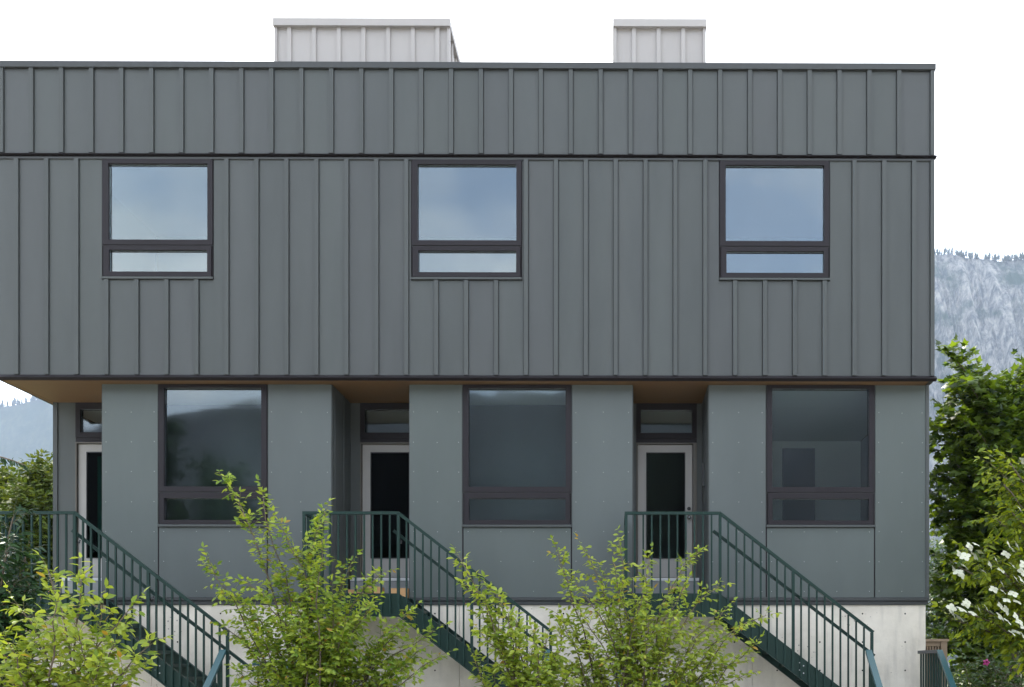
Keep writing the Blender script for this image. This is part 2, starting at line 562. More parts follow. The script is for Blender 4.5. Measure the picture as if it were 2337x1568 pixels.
# rooms behind the upper windows
MB().box(XL+0.15, XR-0.15, 18.5, 18.6, Z_SOF+0.25, Z_TOP-0.52).build("inner_wall", M_INT, house)
for i in (1, 2):
    x = UW[i][0] - 1.55
    MB().box(x, x+0.12, YU+0.15, 18.49, Z_SOF+0.25, Z_TOP-0.52).build("party_wall", M_INT, house)

# windows: frame, upper pane, lower sash with pane, sill flashing
def window(x0, x1, z0, z1, y, mid, gu, gl, sashm, glassm, sill_z):
    """gu / gl: (x0, x1, z0, z1) of the upper and lower glass."""
    fr = MB()
    yf, yb = y-0.018, y+0.10
    fr.box(x0, gu[0], yf, yb, mid, z1)
    fr.box(gu[1], x1, yf, yb, mid, z1)
    fr.box(gu[0], gu[1], yf, yb, gu[3], z1)
    fr.box(gu[0], gu[1], yf, yb, mid, gu[2])
    w = fr.build("window", sashm, house)
    MB().box(gu[0]+0.0005, gu[1]-0.0005, y+0.030, y+0.038, gu[2]+0.0005, gu[3]-0.0005).build("pane", glassm, w)
    sx0, sx1, sz1 = x0+0.018, x1-0.018, mid-0.014
    s = MB()
    s.box(sx0, gl[0], yf-0.004, yb-0.02, z0, sz1)
    s.box(gl[1], sx1, yf-0.004, yb-0.02, z0, sz1)
    s.box(gl[0], gl[1], yf-0.004, yb-0.02, gl[3], sz1)
    s.box(gl[0], gl[1], yf-0.004, yb-0.02, z0, gl[2])
    s.build("sash", sashm, w)
    MB().box(gl[0]+0.0005, gl[1]-0.0005, y+0.026, y+0.034, gl[2]+0.0005, gl[3]-0.0005).build("pane", glassm, w)
    MB().box(x0, x1, y-0.006, yb-0.03, mid-0.013, mid-0.001).build("mullion", M_TRIM, w)
    for a, b in ((x0, sx0-0.002), (sx1+0.002, x1)):
        MB().box(a, b, y-0.004, yb-0.03, z0, mid-0.014).build("jamb", M_DARK, w)
    MB().prism_x([(y-0.034, sill_z), (y+0.02, sill_z), (y+0.02, z0-0.002), (y-0.016, z0-0.002), (y-0.034, z0-0.010)][::-1], x0-0.006, x1+0.006).build("sill", M_BATT, w)
    return w
for i, (x0, x1, z0, z1) in enumerate(UW):
    window(x0, x1, z0+0.002, z1-0.002, YU, 6.055+E0, (x0+0.085, x1-0.073, 6.128+E0, 7.222+E0), (x0+0.095, x1-0.075, 5.668+E0, 5.980+E0), M_FRAME, M_GLASS_U, z0-0.036)
for i, (x0, x1, z0, z1) in enumerate(LW):
    window(x0, x1, z0+0.002, z1-0.002, YL, 2.548+E0, (x0+0.078, x1-0.078, 2.625+E0, 4.065+E0), (x0+0.082, x1-0.080, 2.137+E0, 2.455+E0), M_FRAME, M_GLASS_L, z0-0.034)

# lower storey front: three wall segments with recesses between them
SEG = [(-7.444, -4.113), (-2.970, 0.276), (1.396, 4.613)]
for k, (a, b) in enumerate(SEG):
    w = LW[k]
    holes(a+0.012, b-0.012, Z_CON+0.02, Z_SOF-0.002, [w], YL+0.012, YL+0.15).build("lower_wall", M_TRIM, house)
    end = b-0.045 if k == 2 else b
    cols = [(a, w[0]-0.014), (w[1]+0.014, end)]
    riv = MB()
    for c0, c1 in cols:
        MB().box(c0+0.002, c1-0.002, YL, YL+0.011, Z_L0, Z_SOF-0.004).build("wall_panel", M_PANEL, house)
        for r in range(7):
            z = Z_L0 + 0.085 + r*0.435
            for x in (c0+0.055, (c0+c1)/2+0.02, c1-0.055):
                riv.disc((x+rnd.uniform(-.004,.004), YL+0.001, z+rnd.uniform(-.006,.006)), 0.0065, 0.004, 6)
    MB().box(w[0]+0.004, w[1]-0.004, YL, YL+0.011, Z_L0, w[2]-0.040).build("wall_panel", M_PANEL, house)
    for r in range(3):
        for c in range(4):
            x = w[0] + 0.07 + c*(w[1]-w[0]-0.14)/3.0
            riv.disc((x, YL+0.001, Z_L0+0.085+r*0.435), 0.0065, 0.004, 6)
    riv.build("rivets", M_RIVET, house, kind="stuff")
    for x in (w[0]-0.005, w[1]+0.005):
        MB().box(x-0.009, x+0.009, YL+0.003, YL+0.0118, Z_L0, w[2]-0.036 if x < w[0]+1 else w[2]-0.036).build("joint_trim", M_DARK, house)
    # base flashings above the concrete
    MB().prism_x([(YL-0.022, Z_L0-0.050), (YL+0.011, Z_L0-0.050), (YL+0.011, Z_L0-0.003), (YL-0.006, Z_L0-0.003), (YL-0.022, Z_L0-0.010)][::-1], a, b+0.002).build("base_flashing", M_TRIM, house)
    MB().box(a+0.01, b-0.03, YL-0.004, YL+0.011, Z_CON, Z_L0-0.060).build("base_trim", M_TRIM, house)
    MB().box(a+0.01, b-0.03, YL+0.004, YL+0.0115, Z_L0-0.060, Z_L0-0.051).build("base_gap", M_DARK, house)
MB().box(XR-0.052, XR-0.007, YL-0.014, YL+0.10, Z_L0-0.052, Z_SOF-0.004).build("corner_trim", M_BATT, house)
# recess side walls
for x0, x1 in ((-4.124, -4.102), (-2.981, -2.959), (0.265, 0.287), (1.385, 1.407), (-7.455, -7.433)):
    MB().box(x0, x1, YL+0.0125, YD, 0.9+E0, Z_SOF-0.002).build("recess_panel", M_CLAD, house)
for x, s in ((-4.113, 1), (0.276, 1), (1.396, -1), (-2.970, -1), (-7.444, -1)):
    for yy in (YL+0.14, YL+0.62):
        MB().box(x+s*0.011-0.006, x+s*0.011+0.006, yy, yy+0.03, 1.0+E0, Z_SOF-0.003).build("joint_trim", M_BATT, house)

# door wall with transoms and doors
DOORS = [-8.377, -3.950, 0.357]
DW = 0.945
DZ0, DZ1, TZ0, TZ1 = 1.41+E0, 3.49+E0, 3.57+E0, 4.115+E0
ops = [(d, d+DW, DZ0-0.06, TZ1) for d in DOORS]
holes(-8.70, 1.45, 0.9+E0, Z_SOF-0.002, ops, YD, YD+0.12).build("door_wall", M_CLAD, house)
MB().box(-8.722, -8.655, YD-0.02, YD+0.14, 0.9+E0, Z_SOF-0.003).build("corner_trim", M_BATT, house)
MB().box(-8.70, -8.40, YD-0.03, YD-0.001, 1.33+E0, 1.38+E0).build("base_trim", M_DARK, house)
for di, d in enumerate(DOORS):
    # transom window
    fr = MB()
    y = YD-0.012
    for a, b, c0, c1 in ((d, d+0.072, TZ0, TZ1), (d+DW-0.072, d+DW, TZ0, TZ1), (d+0.072, d+DW-0.072, TZ0, TZ0+0.085), (d+0.072, d+DW-0.072, TZ1-0.10, TZ1)):
        fr.box(a, b, y, y+0.1, c0, c1)
    tr = fr.build("transom_window", M_FRAME, house)
    MB().box(d+0.0725, d+DW-0.0725, y+0.045, y+0.053, TZ0+0.0855, TZ1-0.1005).build("pane", M_GLASS_L, tr)
    MB().box(d, d+DW, YD-0.004, YD+0.1, DZ1+0.012, TZ0-0.002).build("transom_bar", M_FRAME, house)
    # frame and leaf
    f = MB()
    f.box(d, d+0.022, YD-0.02, YD+0.11, DZ0-0.06, DZ1+0.010)
    f.box(d+DW-0.062, d+DW, YD-0.02, YD+0.11, DZ0-0.06, DZ1+0.010)
    f.box(d+0.022, d+DW-0.062, YD-0.02, YD+0.11, DZ1-0.010, DZ1+0.010)
    f.box(d+0.022, d+DW-0.062, YD-0.02, YD+0.11, DZ0-0.06, DZ0-0.012)
    f.build("door_frame", M_DOORFR, house)
    x0, x1, z0, z1 = d+0.030, d+DW-0.068, DZ0-0.006, DZ1-0.016
    gx0, gx1, gz0, gz1 = x0+0.125, x1-0.110, DZ0+0.285, DZ1-0.135
    lf = MB()
    lf.box(x0, gx0, YD+0.02, YD+0.065, z0, z1)
    lf.box(gx1, x1, YD+0.02, YD+0.065, z0, z1)
    lf.box(gx0, gx1, YD+0.02, YD+0.065, z0, gz0)
    lf.box(gx0, gx1, YD+0.02, YD+0.065, gz1, z1)
    door = lf.build("door", M_DOOR, house)
    MB().box(gx0+0.0005, gx1-0.0005, YD+0.035, YD+0.045, gz0+0.0005, gz1-0.0005).build("pane", M_GLASS_D, door)
    g = MB()
    for a, b, c0, c1 in ((gx0, gx0+0.012, gz0, gz1), (gx1-0.012, gx1, gz0, gz1), (gx0+0.012, gx1-0.012, gz0, gz0+0.012), (gx0+0.012, gx1-0.012, gz1-0.012, gz1)):
        g.box(a, b, YD+0.012, YD+0.0345, c0, c1)
    g.build("glazing_bead", M_BLACK, door)
    hx = x1-0.052
    kn = MB()
    kn.disc((hx, YD+0.02, DZ0+0.925), 0.030, 0.012, 12).disc((hx, YD+0.010, DZ0+0.925), 0.012, 0.03, 10)
    kn.tube([(hx, YD-0.020, DZ0+0.925), (hx, YD-0.030, DZ0+0.925), (hx, YD-0.045, DZ0+0.925), (hx, YD-0.055, DZ0+0.925)], [0.018, 0.029, 0.029, 0.016], 12)
    kn.build("knob", M_CHROME, door)
    MB().disc((hx, YD+0.02, DZ0+1.065), 0.029, 0.016, 12).disc((hx, YD+0.005, DZ0+1.065), 0.018, 0.014, 10).build("deadbolt", M_BLACK, door)
    # concrete curb and pale threshold below the door
    MB().box(d-0.10, d+DW+0.02, YD-0.20, YD-0.001, 0.98+E0, 1.325+E0).build("door_curb", M_CURB, house)
    MB().box(d-0.10, d+DW+0.02, YD-0.21, YD-0.022, 1.326+E0, 1.372+E0).build("threshold", M_SILL, house)
# small doorbell box on the inner wall of the third recess
MB().box(1.355, 1.384, 14.78, 14.86, 2.75+E0, 3.10+E0).build("doorbell_box", M_TRIM, house)

# rooms behind the lower windows
MB().box(-8.69, XR-0.15, 18.4, 18.5, 0.95+E0, Z_SOF-0.004).build("inner_wall", M_INT, house)
MB().box(-8.69, XR-0.15, YL+0.16, 18.39, 0.80+E0, 0.94+E0).build("room_floor", M_FLOOR, house)
MB().box(-8.69, XR-0.15, YD+0.13, YB-0.15, Z_SOF-0.03, Z_SOF-0.003).build("room_ceiling", M_INT, house)
MB().box(-8.70, -8.66, YD+0.141, YB-0.15, 0.0, Z_SOF-0.035).build("side_wall", M_CLAD, house)
MB().box(XR-0.14, XR-0.01, YL+0.16, YB-0.15, Z_CON+0.02, Z_SOF-0.035).build("side_wall", M_CLAD, house)
for k, (a, b) in enumerate(SEG):
    MB().box(a-0.03, a+0.09, YD+0.125, 18.39, 0.945+E0, Z_SOF-0.032).build("party_wall", M_INT, house)
    w = LW[k]
    MB().box(a+0.02, b-0.02, YL+0.16, YD+0.125, Z_SOF-0.03, Z_SOF-0.003).build("room_ceiling", M_INT, house)
    MB().box(a+0.15, b+0.9, 17.60, 17.70, 0.945+E0, Z_SOF-0.035).build("inner_wall", M_INTDK if k == 0 else M_INT, house)  # first room's dimness is put into its wall colour, so reflections show
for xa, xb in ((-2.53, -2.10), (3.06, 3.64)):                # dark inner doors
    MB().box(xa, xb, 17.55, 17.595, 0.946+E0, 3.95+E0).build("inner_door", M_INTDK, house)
MB().box(-8.33, -7.98, 15.75, 15.78, 1.5+E0, 3.4+E0).build("teal_light_stand_in", M_INTTEAL, house)  # opaque teal board stands in for light showing through the door glass

# concrete base, cast in bays
JT = [-8.70, -6.73, -2.25, 2.03, 4.572]
for a, b in zip(JT, JT[1:]):
    MB().box(a+0.003, b-0.003, YL+0.016, YL+0.30, -0.3, Z_CON-0.004).build("concrete_bay", M_CONC, house)
    th = MB()
    for x in np.arange(4.27, a, -0.625):
        if x > b: continue
        for q in range(5):
            th.disc((x, YL+0.0165, Z_CON-0.13-0.415*q), 0.0125, 0.002, 8)
    th.build("tie_holes", M_DARK, house, kind="stuff")
MB().box(4.43, 4.572, YL+0.305, YB, -0.3, Z_CON-0.004).build("concrete_bay", M_CONC, house)
MB().box(-8.70, -8.56, YL+0.305, YB, -0.3, Z_CON-0.004).build("concrete_bay", M_CONC, house)
for i in range(3):                      # basement window under each landing
    x0 = 0.62 - UNIT*(2-i)
    z1 = -0.215+E0
    w = MB().box(x0, x0+0.72, YL-0.01, YL+0.03, z1-0.055, z1).box(x0, x0+0.06, YL-0.01, YL+0.03, z1-0.8, z1-0.055).box(x0+0.66, x0+0.72, YL-0.01, YL+0.03, z1-0.8, z1-0.055).build("basement_window", M_CURB, house)
    MB().box(x0+0.06, x0+0.66, YL+0.004, YL+0.012, z1-0.8, z1-0.056).build("pane", M_BLACK, w)

# ------------------------------------------------------------------ boxes on the roof
def roof_box(x0, x1, y0, y1, zt, first, n, label):
    t = thing("rooftop_enclosure", label, "roof box", ((x0+x1)/2, y0, Z_TOP-0.3), "pale metal clad boxes on the roof")
    zb = Z_TOP-0.298
    cap = 0.128
    z2 = zt-cap
    bs = [first + SP*i for i in range(n)]
    eds = [x0+0.06] + bs + [x1-0.06]
    MB().box(x0+0.085, x1-0.085, y0+0.10, y1-0.02, zb, zt-0.01).build("core", M_ROOFBOX, t)
    for a, b in zip(eds, eds[1:]):
        MB().box(a+0.002, b-0.002, y0+0.08, y0+0.092, zb, z2).build("wall_panel", M_ROOFBOX, t)
    me = MB().box(-0.035, 0.035, y0+0.045, y0+0.0795, zb, z2).mesh("batten", M_ROOFBOX)
    for x in bs:
        o = share(me, "batten", t, (x, 0, 0))
    for a, b in ((x0+0.012, x0+0.062), (x1-0.062, x1-0.012)):
        MB().box(a, b, y0+0.04, y0+0.13, zb, z2).build("corner_trim", M_ROOFBOX, t)
    nb = int((y1-y0-0.2)/SP)
    for sx, xa in ((1, x1-0.084), (-1, x0+0.084)):
        MB().box(min(xa, xa+sx*0.02), max(xa, xa+sx*0.02), y0+0.131, y1-0.02, zb, z2).build("wall_panel", M_ROOFBOX, t)
        for i in range(nb):
            yy = y0+0.45+SP*i
            MB().box(min(xa+sx*0.021, xa+sx*0.055), max(xa+sx*0.021, xa+sx*0.055), yy, yy+0.06, zb, z2).build("batten", M_ROOFBOX, t)
    MB().box(x0, x1, y0, y1, z2+0.001, zt).build("cap", M_ROOFBOX, t)
YR = 16.9
roof_box(at(622,0,YR).x, at(1027,0,YR).x, YR, YR+3.0, at(800,41,YR).z, at(657.9,0,YR).x, 7, "long pale grey metal clad box on the roof, the wider of the two")
roof_box(at(1399,0,YR).x, at(1613,0,YR).x, YR, YR+2.2, at(1500,43,YR).z, at(1447,0,YR).x, 3, "short pale grey metal clad box on the roof, the narrower of the two")

# ------------------------------------------------------------------ steel stairs
YN, YF = 13.30, 14.10
SLOPE = 0.776
def staircase(x0, label, tail=0.30):
    """Landing, upper flight, lower landing and lower flight; x0 is the bend of the landing guard."""
    t = thing("steel_staircase", label, "staircase", (x0+1.0, 13.7, 0), "green steel staircases up to the doors")
    ZL = 0.985+E0
    xl = x0-1.283
    xe = x0+2.095
    rail = 1.135                                   # guard height over the landing
    zr = ZL+rail
    drop = (xe-x0)*SLOPE
    ztop = lambda x: ZL+0.018-(x-x0)*SLOPE if x > x0 else ZL+0.018
    # landing plate and edge beams
    MB().box(xl, x0, YN+0.021, YD-0.211, ZL-0.03, ZL).build("landing", M_GREEN, t)
    MB().box(xl, x0-0.001, YN, YN+0.02, ZL-0.30, ZL+0.02).build("edge_beam", M_GREEN, t)
    MB().box(xl-0.021, xl-0.001, YN, YL-0.03, ZL-0.30, ZL+0.02).build("edge_beam", M_GREEN, t)
    # stringers: channel web with flanges top and bottom
    hh = 0.315
    for y0, s in ((YN, 1), (YF, -1)):
        b = MB()
        xs0 = x0+0.001
        yw = (y0, y0+0.012) if s > 0 else (y0-0.012, y0)
        b.prism([(xs0, ZL+0.018-hh), (xe, ZL+0.018-drop-hh), (xe, ZL+0.018-drop), (xs0, ZL+0.018)], *yw)
        fl = (y0-0.045, y0-0.0005) if s > 0 else (y0+0.0005, y0+0.045)
        fl = (min(fl), max(fl))
        b.prism([(xs0, ZL+0.004), (xe, ZL+0.004-drop), (xe, ZL+0.018-drop), (xs0, ZL+0.018)], *((y0+0.0125, y0+0.05) if s > 0 else (y0-0.05, y0-0.0125)))
        b.prism([(xs0, ZL+0.018-hh), (xe, ZL+0.018-drop-hh), (xe, ZL+0.034-drop-hh), (xs0, ZL+0.034-hh)], *((y0-0.03, y0-0.0005) if s > 0 else (y0+0.0005, y0+0.03)))
        b.build("stringer", M_GREEN, t)
    # treads
    me = MB().box(0, 0.275, YN+0.014, YF-0.014, -0.048, 0).mesh("tread", M_GREEN)
    n = 9
    rise = 0.188
    for i in range(1, n):
        z = ZL - rise*i
        x = x0 + rise*i/SLOPE - 0.262
        share(me, "tread", t, (x, 0, z))
    # guard: rail, posts, balusters
    rz = zr-0.022
    MB().bar((xl-0.02, YN-0.018, rz), (x0+0.012, YN-0.018, rz), 0.041, 0.041).build("top_rail", M_GREEN, t)
    MB().bar((x0+0.004, YN-0.018, rz-0.004), (xe, YN-0.018, rz-drop), 0.041, 0.041).build("top_rail", M_GREEN, t)
    MB().bar((xl-0.02+0.02, YN+0.006, rz), (xl-0.0, YL-0.06, rz), 0.041, 0.041).build("top_rail", M_GREEN, t)
    pb = lambda x, zt: ztop(x)-0.30
    for x in (xl, x0, x0+1.0, xe-0.019):
        zt = zr-0.046-max(0, x-x0)*SLOPE
        zb = (ZL-0.28) if x <= x0 else pb(x, zt)
        if x > x0+1.5: zb = 0.86
        MB().box(x-0.019, x+0.019, YN-0.037, YN-0.001, zb, zt+0.005).build("post", M_GREEN, t)
    MB().box(xl-0.019, xl+0.019, YL-0.12, YL-0.08, ZL+0.02, zr-0.046).build("post", M_GREEN, t)
    def baluster(x, w=0.0112):
        zt = zr-0.046-max(0, x-x0)*SLOPE-(0.004 if x > x0 else 0)
        zb = ztop(x)-0.285
        MB().box(x-w, x+w, YN-0.031, YN-0.006, zb, zt+0.003).build("baluster", M_GREEN, t)
    for i in range(1, 11):
        baluster(xl + (x0-xl)*i/11.0)
    for i in range(1, 9):
        baluster(x0 + i/9.0)
    for i in range(1, 10):
        baluster(x0+1.0 + (xe-0.019-x0-1.0)*i/10.0)
    bm = MB().box(-0.0125, 0.0125, -0.0125, 0.0125, ZL+0.03, zr-0.043).mesh("baluster", M_GREEN)
    for i in range(1, 7):
        share(bm, "baluster", t, (xl, YN+0.03+i*0.108, 0))
    # handrail on brackets, inside the guard
    hz = zr-0.32
    MB().bar((x0-0.085, YN+0.075, hz+0.070), (xe+tail, YN+0.075, hz-(xe+tail+0.085-x0)*SLOPE+0.075), 0.038, 0.040).build("handrail", M_GREEN, t)
    for x in (x0+0.02, x0+1.02, xe-0.02):
        z = hz-(x-x0)*SLOPE-0.03
        MB().tube([(x, YN-0.0, z-0.055), (x, YN+0.05, z-0.060), (x, YN+0.075, z-0.015)], 0.010, 6).build("bracket", M_BLACK, t)
    # bolts on the near stringer
    bo = MB()
    for xx in (x0+0.10, x0+1.09):
        for dx in (0.0, 0.055):
            for dz in (0.10, 0.20):
                bo.disc((xx+dx, YN-0.0005, ztop(xx+dx)-dz), 0.009, 0.008, 6)
    bo.build("bolts", M_SILL, t, kind="stuff")
    # lower landing and lower flight towards the street
    ZB = -0.75+E0
    xg0, xg1 = xe-0.07, xe+0.90
    MB().box(xe-0.02, xg1+0.04, YN-0.02, YF+0.06, ZB-0.03, ZB).build("lower_landing", M_GREEN, t)
    ys, ye, zg = YN-0.05, YN-1.13, ZB+0.965
    SL = 0.90
    for x, w in ((xg0, 0.085), (xg1, 0.075)):
        z1 = zg+0.02
        MB().prism_x([(ys, z1-0.05), (ys, z1), (ye, z1-(ys-ye)*SL), (ye, z1-0.05-(ys-ye)*SL)], x-w/2, x+w/2).build("sloped_cap", M_GREEN_SKY, t)
        MB().prism_x([(ys, ZB-0.22), (ys, ZB), (ye, ZB-(ys-ye)*SL+0.16), (ye, max(0.0, ZB-0.22-(ys-ye)*SL))], x-0.006, x+0.006).build("stringer", M_GREEN, t)
        for i in range(10):
            yy = ys-0.05-i*0.105
            MB().box(x-0.011, x+0.011, yy-0.011, yy+0.011, ZB-0.1-(ys-yy)*SL, z1-0.052-(ys-yy)*SL).build("baluster", M_GREEN, t)
    MB().box(xg1-0.03, xg1+0.03, ys+0.001, YF+0.02, zg-0.025, zg+0.02).build("top_rail", M_TRIM, t)
    for i in range(8):
        yy = ys+0.05+i*0.108
        MB().box(xg1-0.011, xg1+0.011, yy-0.011, yy+0.011, ZB-0.05, zg-0.026).build("baluster", M_GREEN, t)
    for i in range(1, 5):
        z = ZB-0.17*i
        y = ys-0.19*i+0.02
        MB().box(xg0+0.012, xg1-0.012, y-0.22, y+0.02, z-0.04, z).build("tread", M_GREEN, t)
    # legs under the landings
    for x, y, z in ((xg0+0.06, YF, ZB), (xg1-0.04, YF, ZB), (xl+0.06, YN+0.06, ZL-0.3), (xl+0.06, YF, ZL-0.3)):
        MB().box(x-0.035, x+0.035, y-0.035, y+0.035, 0, z-0.031).build("leg", M_GREEN, t)
    return t
BEND = [-7.333, -2.932, 1.457]
st_lab = ["dark green steel staircase at the open corner of the house, beside the dark glossy shrub",
          "dark green steel staircase to the middle door with cardboard boxes on its landing",
          "dark green steel staircase to the door with the visible round knob, nearest the flowering tree"]
STAIRS = [staircase(x, l, t) for x, l, t in zip(BEND, st_lab, (0.30, 0.06, 0.04))]
# back guard of the first lower landing
t = STAIRS[0]
xe = BEND[0]+2.095
MB().box(xe+0.02, xe+0.86, YF-0.02, YF+0.03, 0.02+E0, 0.08+E0).build("top_rail", M_GREEN_SKY, t)
for i in range(7):
    MB().box(xe+0.10+i*0.112-0.011, xe+0.10+i*0.112+0.011, YF-0.006, YF+0.016, 0.87, 0.019+E0).build("baluster", M_GREEN, t)

# cardboard boxes and timber on the landings
def carton(cx, cy, w, d, h, label, rz=0.0, zb=0.985+EYE):
    t = thing("cardboard_box", label, "box", (cx, cy, zb), "cardboard boxes on the middle landing")
    t.rotation_euler = (0, 0, rz)
    def put(b, name, m):
        o = bpy.data.objects.new(name, b.mesh(name, m))
        C.objects.link(o)
        o.parent = t
    put(MB().box(-w/2, w/2, -d/2, d/2, 0, h-0.012), "body", M_CARD)
    for s in (-1, 1):
        put(MB().box(-w/2, w/2, min(s*0.004, s*d/2), max(s*0.004, s*d/2), h-0.0115, h-0.005), "flap", M_CARD)
    put(MB().box(-w/2-0.001, w/2+0.001, -0.02, 0.02, h-0.0045, h-0.003), "tape", M_WOOD)
carton(at(853,0,14.45).x, 14.45, 0.27, 0.26, 0.200, "flat brown cardboard box on the middle landing, tallest of three", 0.05)
carton(at(917,0,14.30).x, 14.30, 0.235, 0.30, 0.165, "brown cardboard box on the middle landing beside the wall edge", -0.06)
carton(at(806,0,14.55).x, 14.55, 0.20, 0.22, 0.165, "small brown cardboard box on the middle landing behind leaves", 0.2)
cx = at(1545,0,14.2).x
t = thing("timber_crate", "small raw timber crate end on the landing of the door with a knob", "crate", (cx, 14.2, 0.985+E0))
MB().box(cx-0.11, cx+0.11, 14.1, 14.3, 1.130+E0, 1.158+E0).build("board", M_WOOD, t)
for s in (-1, 1):
    MB().box(cx+s*0.09-0.02, cx+s*0.09+0.02, 14.1, 14.3, 0.986+E0, 1.129+E0).build("side_board", M_WOOD, t)
MB().box(cx-0.069, cx+0.069, 14.2, 14.22, 0.986+E0, 1.129+E0).build("back_board", M_FENCE_D, t)  # dark board stands in for the shade inside the hollow crate

# ------------------------------------------------------------------ terrain
def fbm(x, y, z, o=4):
    return mnoise.fractal(Vector((x, y, z)), 1.0, 2.0, o)
M_GROUND = mat("lawn_soil", (0.055, 0.07, 0.028), 0.95, mottle=0.35, mscale=1.5, bump=0.5, bscale=15)
g = MB()
nx, ny = 60, 60
gx = [math.copysign(abs(i/30.0)**2.2*2500, i) for i in range(-30, 31)]
gy = [math.copysign(abs(i/30.0)**2.2*2500, i)+14 for i in range(-30, 31)]
for yy in gy:
    for xx in gx:
        g.v.append((xx, yy, 0.0))
for j in range(60):
    for i in range(60):
        a = j*61+i
        g.f.append((a, a+1, a+62, a+61))
o = g.build("ground", M_GROUND)
o["kind"] = "structure"

M_STREET = mat("pale_concrete_paving", (0.45, 0.425, 0.385), 0.9, mottle=0.15, mscale=0.7, bump=0.2, bscale=20)
st = MB().box(-60, 60, -26, 7.2, -0.2, 0.006).build("street", M_STREET)
st["kind"] = "structure"
st = MB().box(-40, 40, 11.7, 14.19, -0.2, 0.010).build("paved_path", M_STREET)
st["kind"] = "structure"

def rockmat(name, rock_a, rock_b, green, amt):
    m = bpy.data.materials.new(name)
    m.use_nodes = True
    t = m.node_tree
    p = t.nodes["Principled BSDF"]
    p.inputs["Roughness"].default_value = 0.95
    p.inputs["Specular IOR Level"].default_value = 0.1
    ln = t.links.new
    geo = nd(t, "ShaderNodeNewGeometry")
    mpn = nd(t, "ShaderNodeMapping")
    mpn.inputs["Scale"].default_value = (1.0, 1.0, 0.17)
    ln(geo.outputs["Position"], mpn.inputs["Vector"])
    n = nd(t, "ShaderNodeTexNoise")
    n.inputs["Scale"].default_value = 0.13
    n.inputs["Detail"].default_value = 9
    n.inputs["Roughness"].default_value = 0.7
    n.inputs["Distortion"].default_value = 0.35
    ln(mpn.outputs["Vector"], n.inputs["Vector"])
    cr = nd(t, "ShaderNodeValToRGB")
    e = cr.color_ramp.elements
    e[0].position, e[0].color = 0.40, (*rock_a, 1)
    e[1].position, e[1].color = 0.62, (*rock_b, 1)
    ln(n.outputs["Fac"], cr.inputs["Fac"])
    n2 = nd(t, "ShaderNodeTexNoise")
    n2.inputs["Scale"].default_value = 0.012
    n2.inputs["Detail"].default_value = 8
    n2.inputs["Roughness"].default_value = 0.65
    ln(geo.outputs["Position"], n2.inputs["Vector"])
    mr = nd(t, "ShaderNodeMapRange")
    mr.inputs["From Min"].default_value = amt
    mr.inputs["From Max"].default_value = amt+0.10
    ln(n2.outputs["Fac"], mr.inputs["Value"])
    mxn = nd(t, "ShaderNodeMix", data_type="RGBA")
    mxn.inputs["B"].default_value = (*green, 1)
    ln(mr.outputs["Result"], mxn.inputs["Factor"])
    ln(cr.outputs["Color"], mxn.inputs["A"])
    ln(mxn.outputs["Result"], p.inputs["Base Color"])
    return m
M_CLIFF = rockmat("grey_cliff_rock", (0.055, 0.06, 0.063), (0.27, 0.26, 0.24), (0.030, 0.048, 0.034), 0.52)
M_FAR = rockmat("dark_far_slope", (0.020, 0.024, 0.030), (0.035, 0.038, 0.045), (0.016, 0.020, 0.022), 0.5)  # blue-grey haze tint is put into this slope's colour
M_FOREST = rockmat("forested_slope", (0.03, 0.045, 0.028), (0.06, 0.075, 0.04), (0.028, 0.045, 0.025), 0.5)
M_SPRUCE = mat("spruce_green", (0.03, 0.045, 0.028), 0.95)

def mountain(name, xs, nz, ridge, foot, back, m, amp, sx, sz, seed, sgn=1):
    """A slope that climbs from its foot line to its ridge line, then drops away behind."""
    b = MB()
    prof = [i/nz for i in range(nz+1)]
    for x in xs:
        zr, yr, yf = ridge(x), back(x), foot(x)
        for s in prof:
            z = zr*s
            y = yf + (yr-yf)*(s**1.35)
            d = amp*(1-abs(2*s-1)**6)*(fbm(x/sx, z/sz, seed, 6) + 0.5*abs(fbm(x/sx*2.7, z/sz*1.4, seed+9, 5)))
            b.v.append((x + d*0.25, y - sgn*d, z + (0 if s < 1 else 0)))
        b.v.append((x, yr + sgn*150, zr*0.8))
        b.v.append((x, yr + sgn*420, -0.5))
    n = nz+3
    for i in range(len(xs)-1):
        for j in range(n-1):
            q = (i*n+j, (i+1)*n+j, (i+1)*n+j+1, i*n+j+1)
            b.f.append(q if sgn > 0 else q[::-1])
    o = b.build(name, m, smooth=False)
    o["kind"] = "structure"
    return o
def ridge_trees(xs, ridge, back, hmin, hmax, seed, name="distant_conifers"):
    r = random.Random(seed)
    b = MB()
    for x in xs:
        z, y, h = ridge(x)-1.5, back(x), r.uniform(hmin, hmax)
        y += r.uniform(-12, 6)
        w = h*r.uniform(0.12, 0.2)
        k = len(b.v)
        for lv, (zz, ww) in enumerate(((0.0, w), (0.35, w*0.75), (0.36, w*0.9), (0.7, w*0.35), (0.71, w*0.5), (1.0, 0.02))):
            for a in range(5):
                an = a*1.2566+lv
                b.v.append((x+ww*math.cos(an), y+ww*math.sin(an), z+h*zz))
        for lv in range(5):
            for a in range(5):
                c = (a+1) % 5
                b.f.append((k+lv*5+a, k+lv*5+c, k+lv*5+5+c, k+lv*5+5+a))
    o = b.build(name, M_SPRUCE)
    o["kind"] = "stuff"
    return o
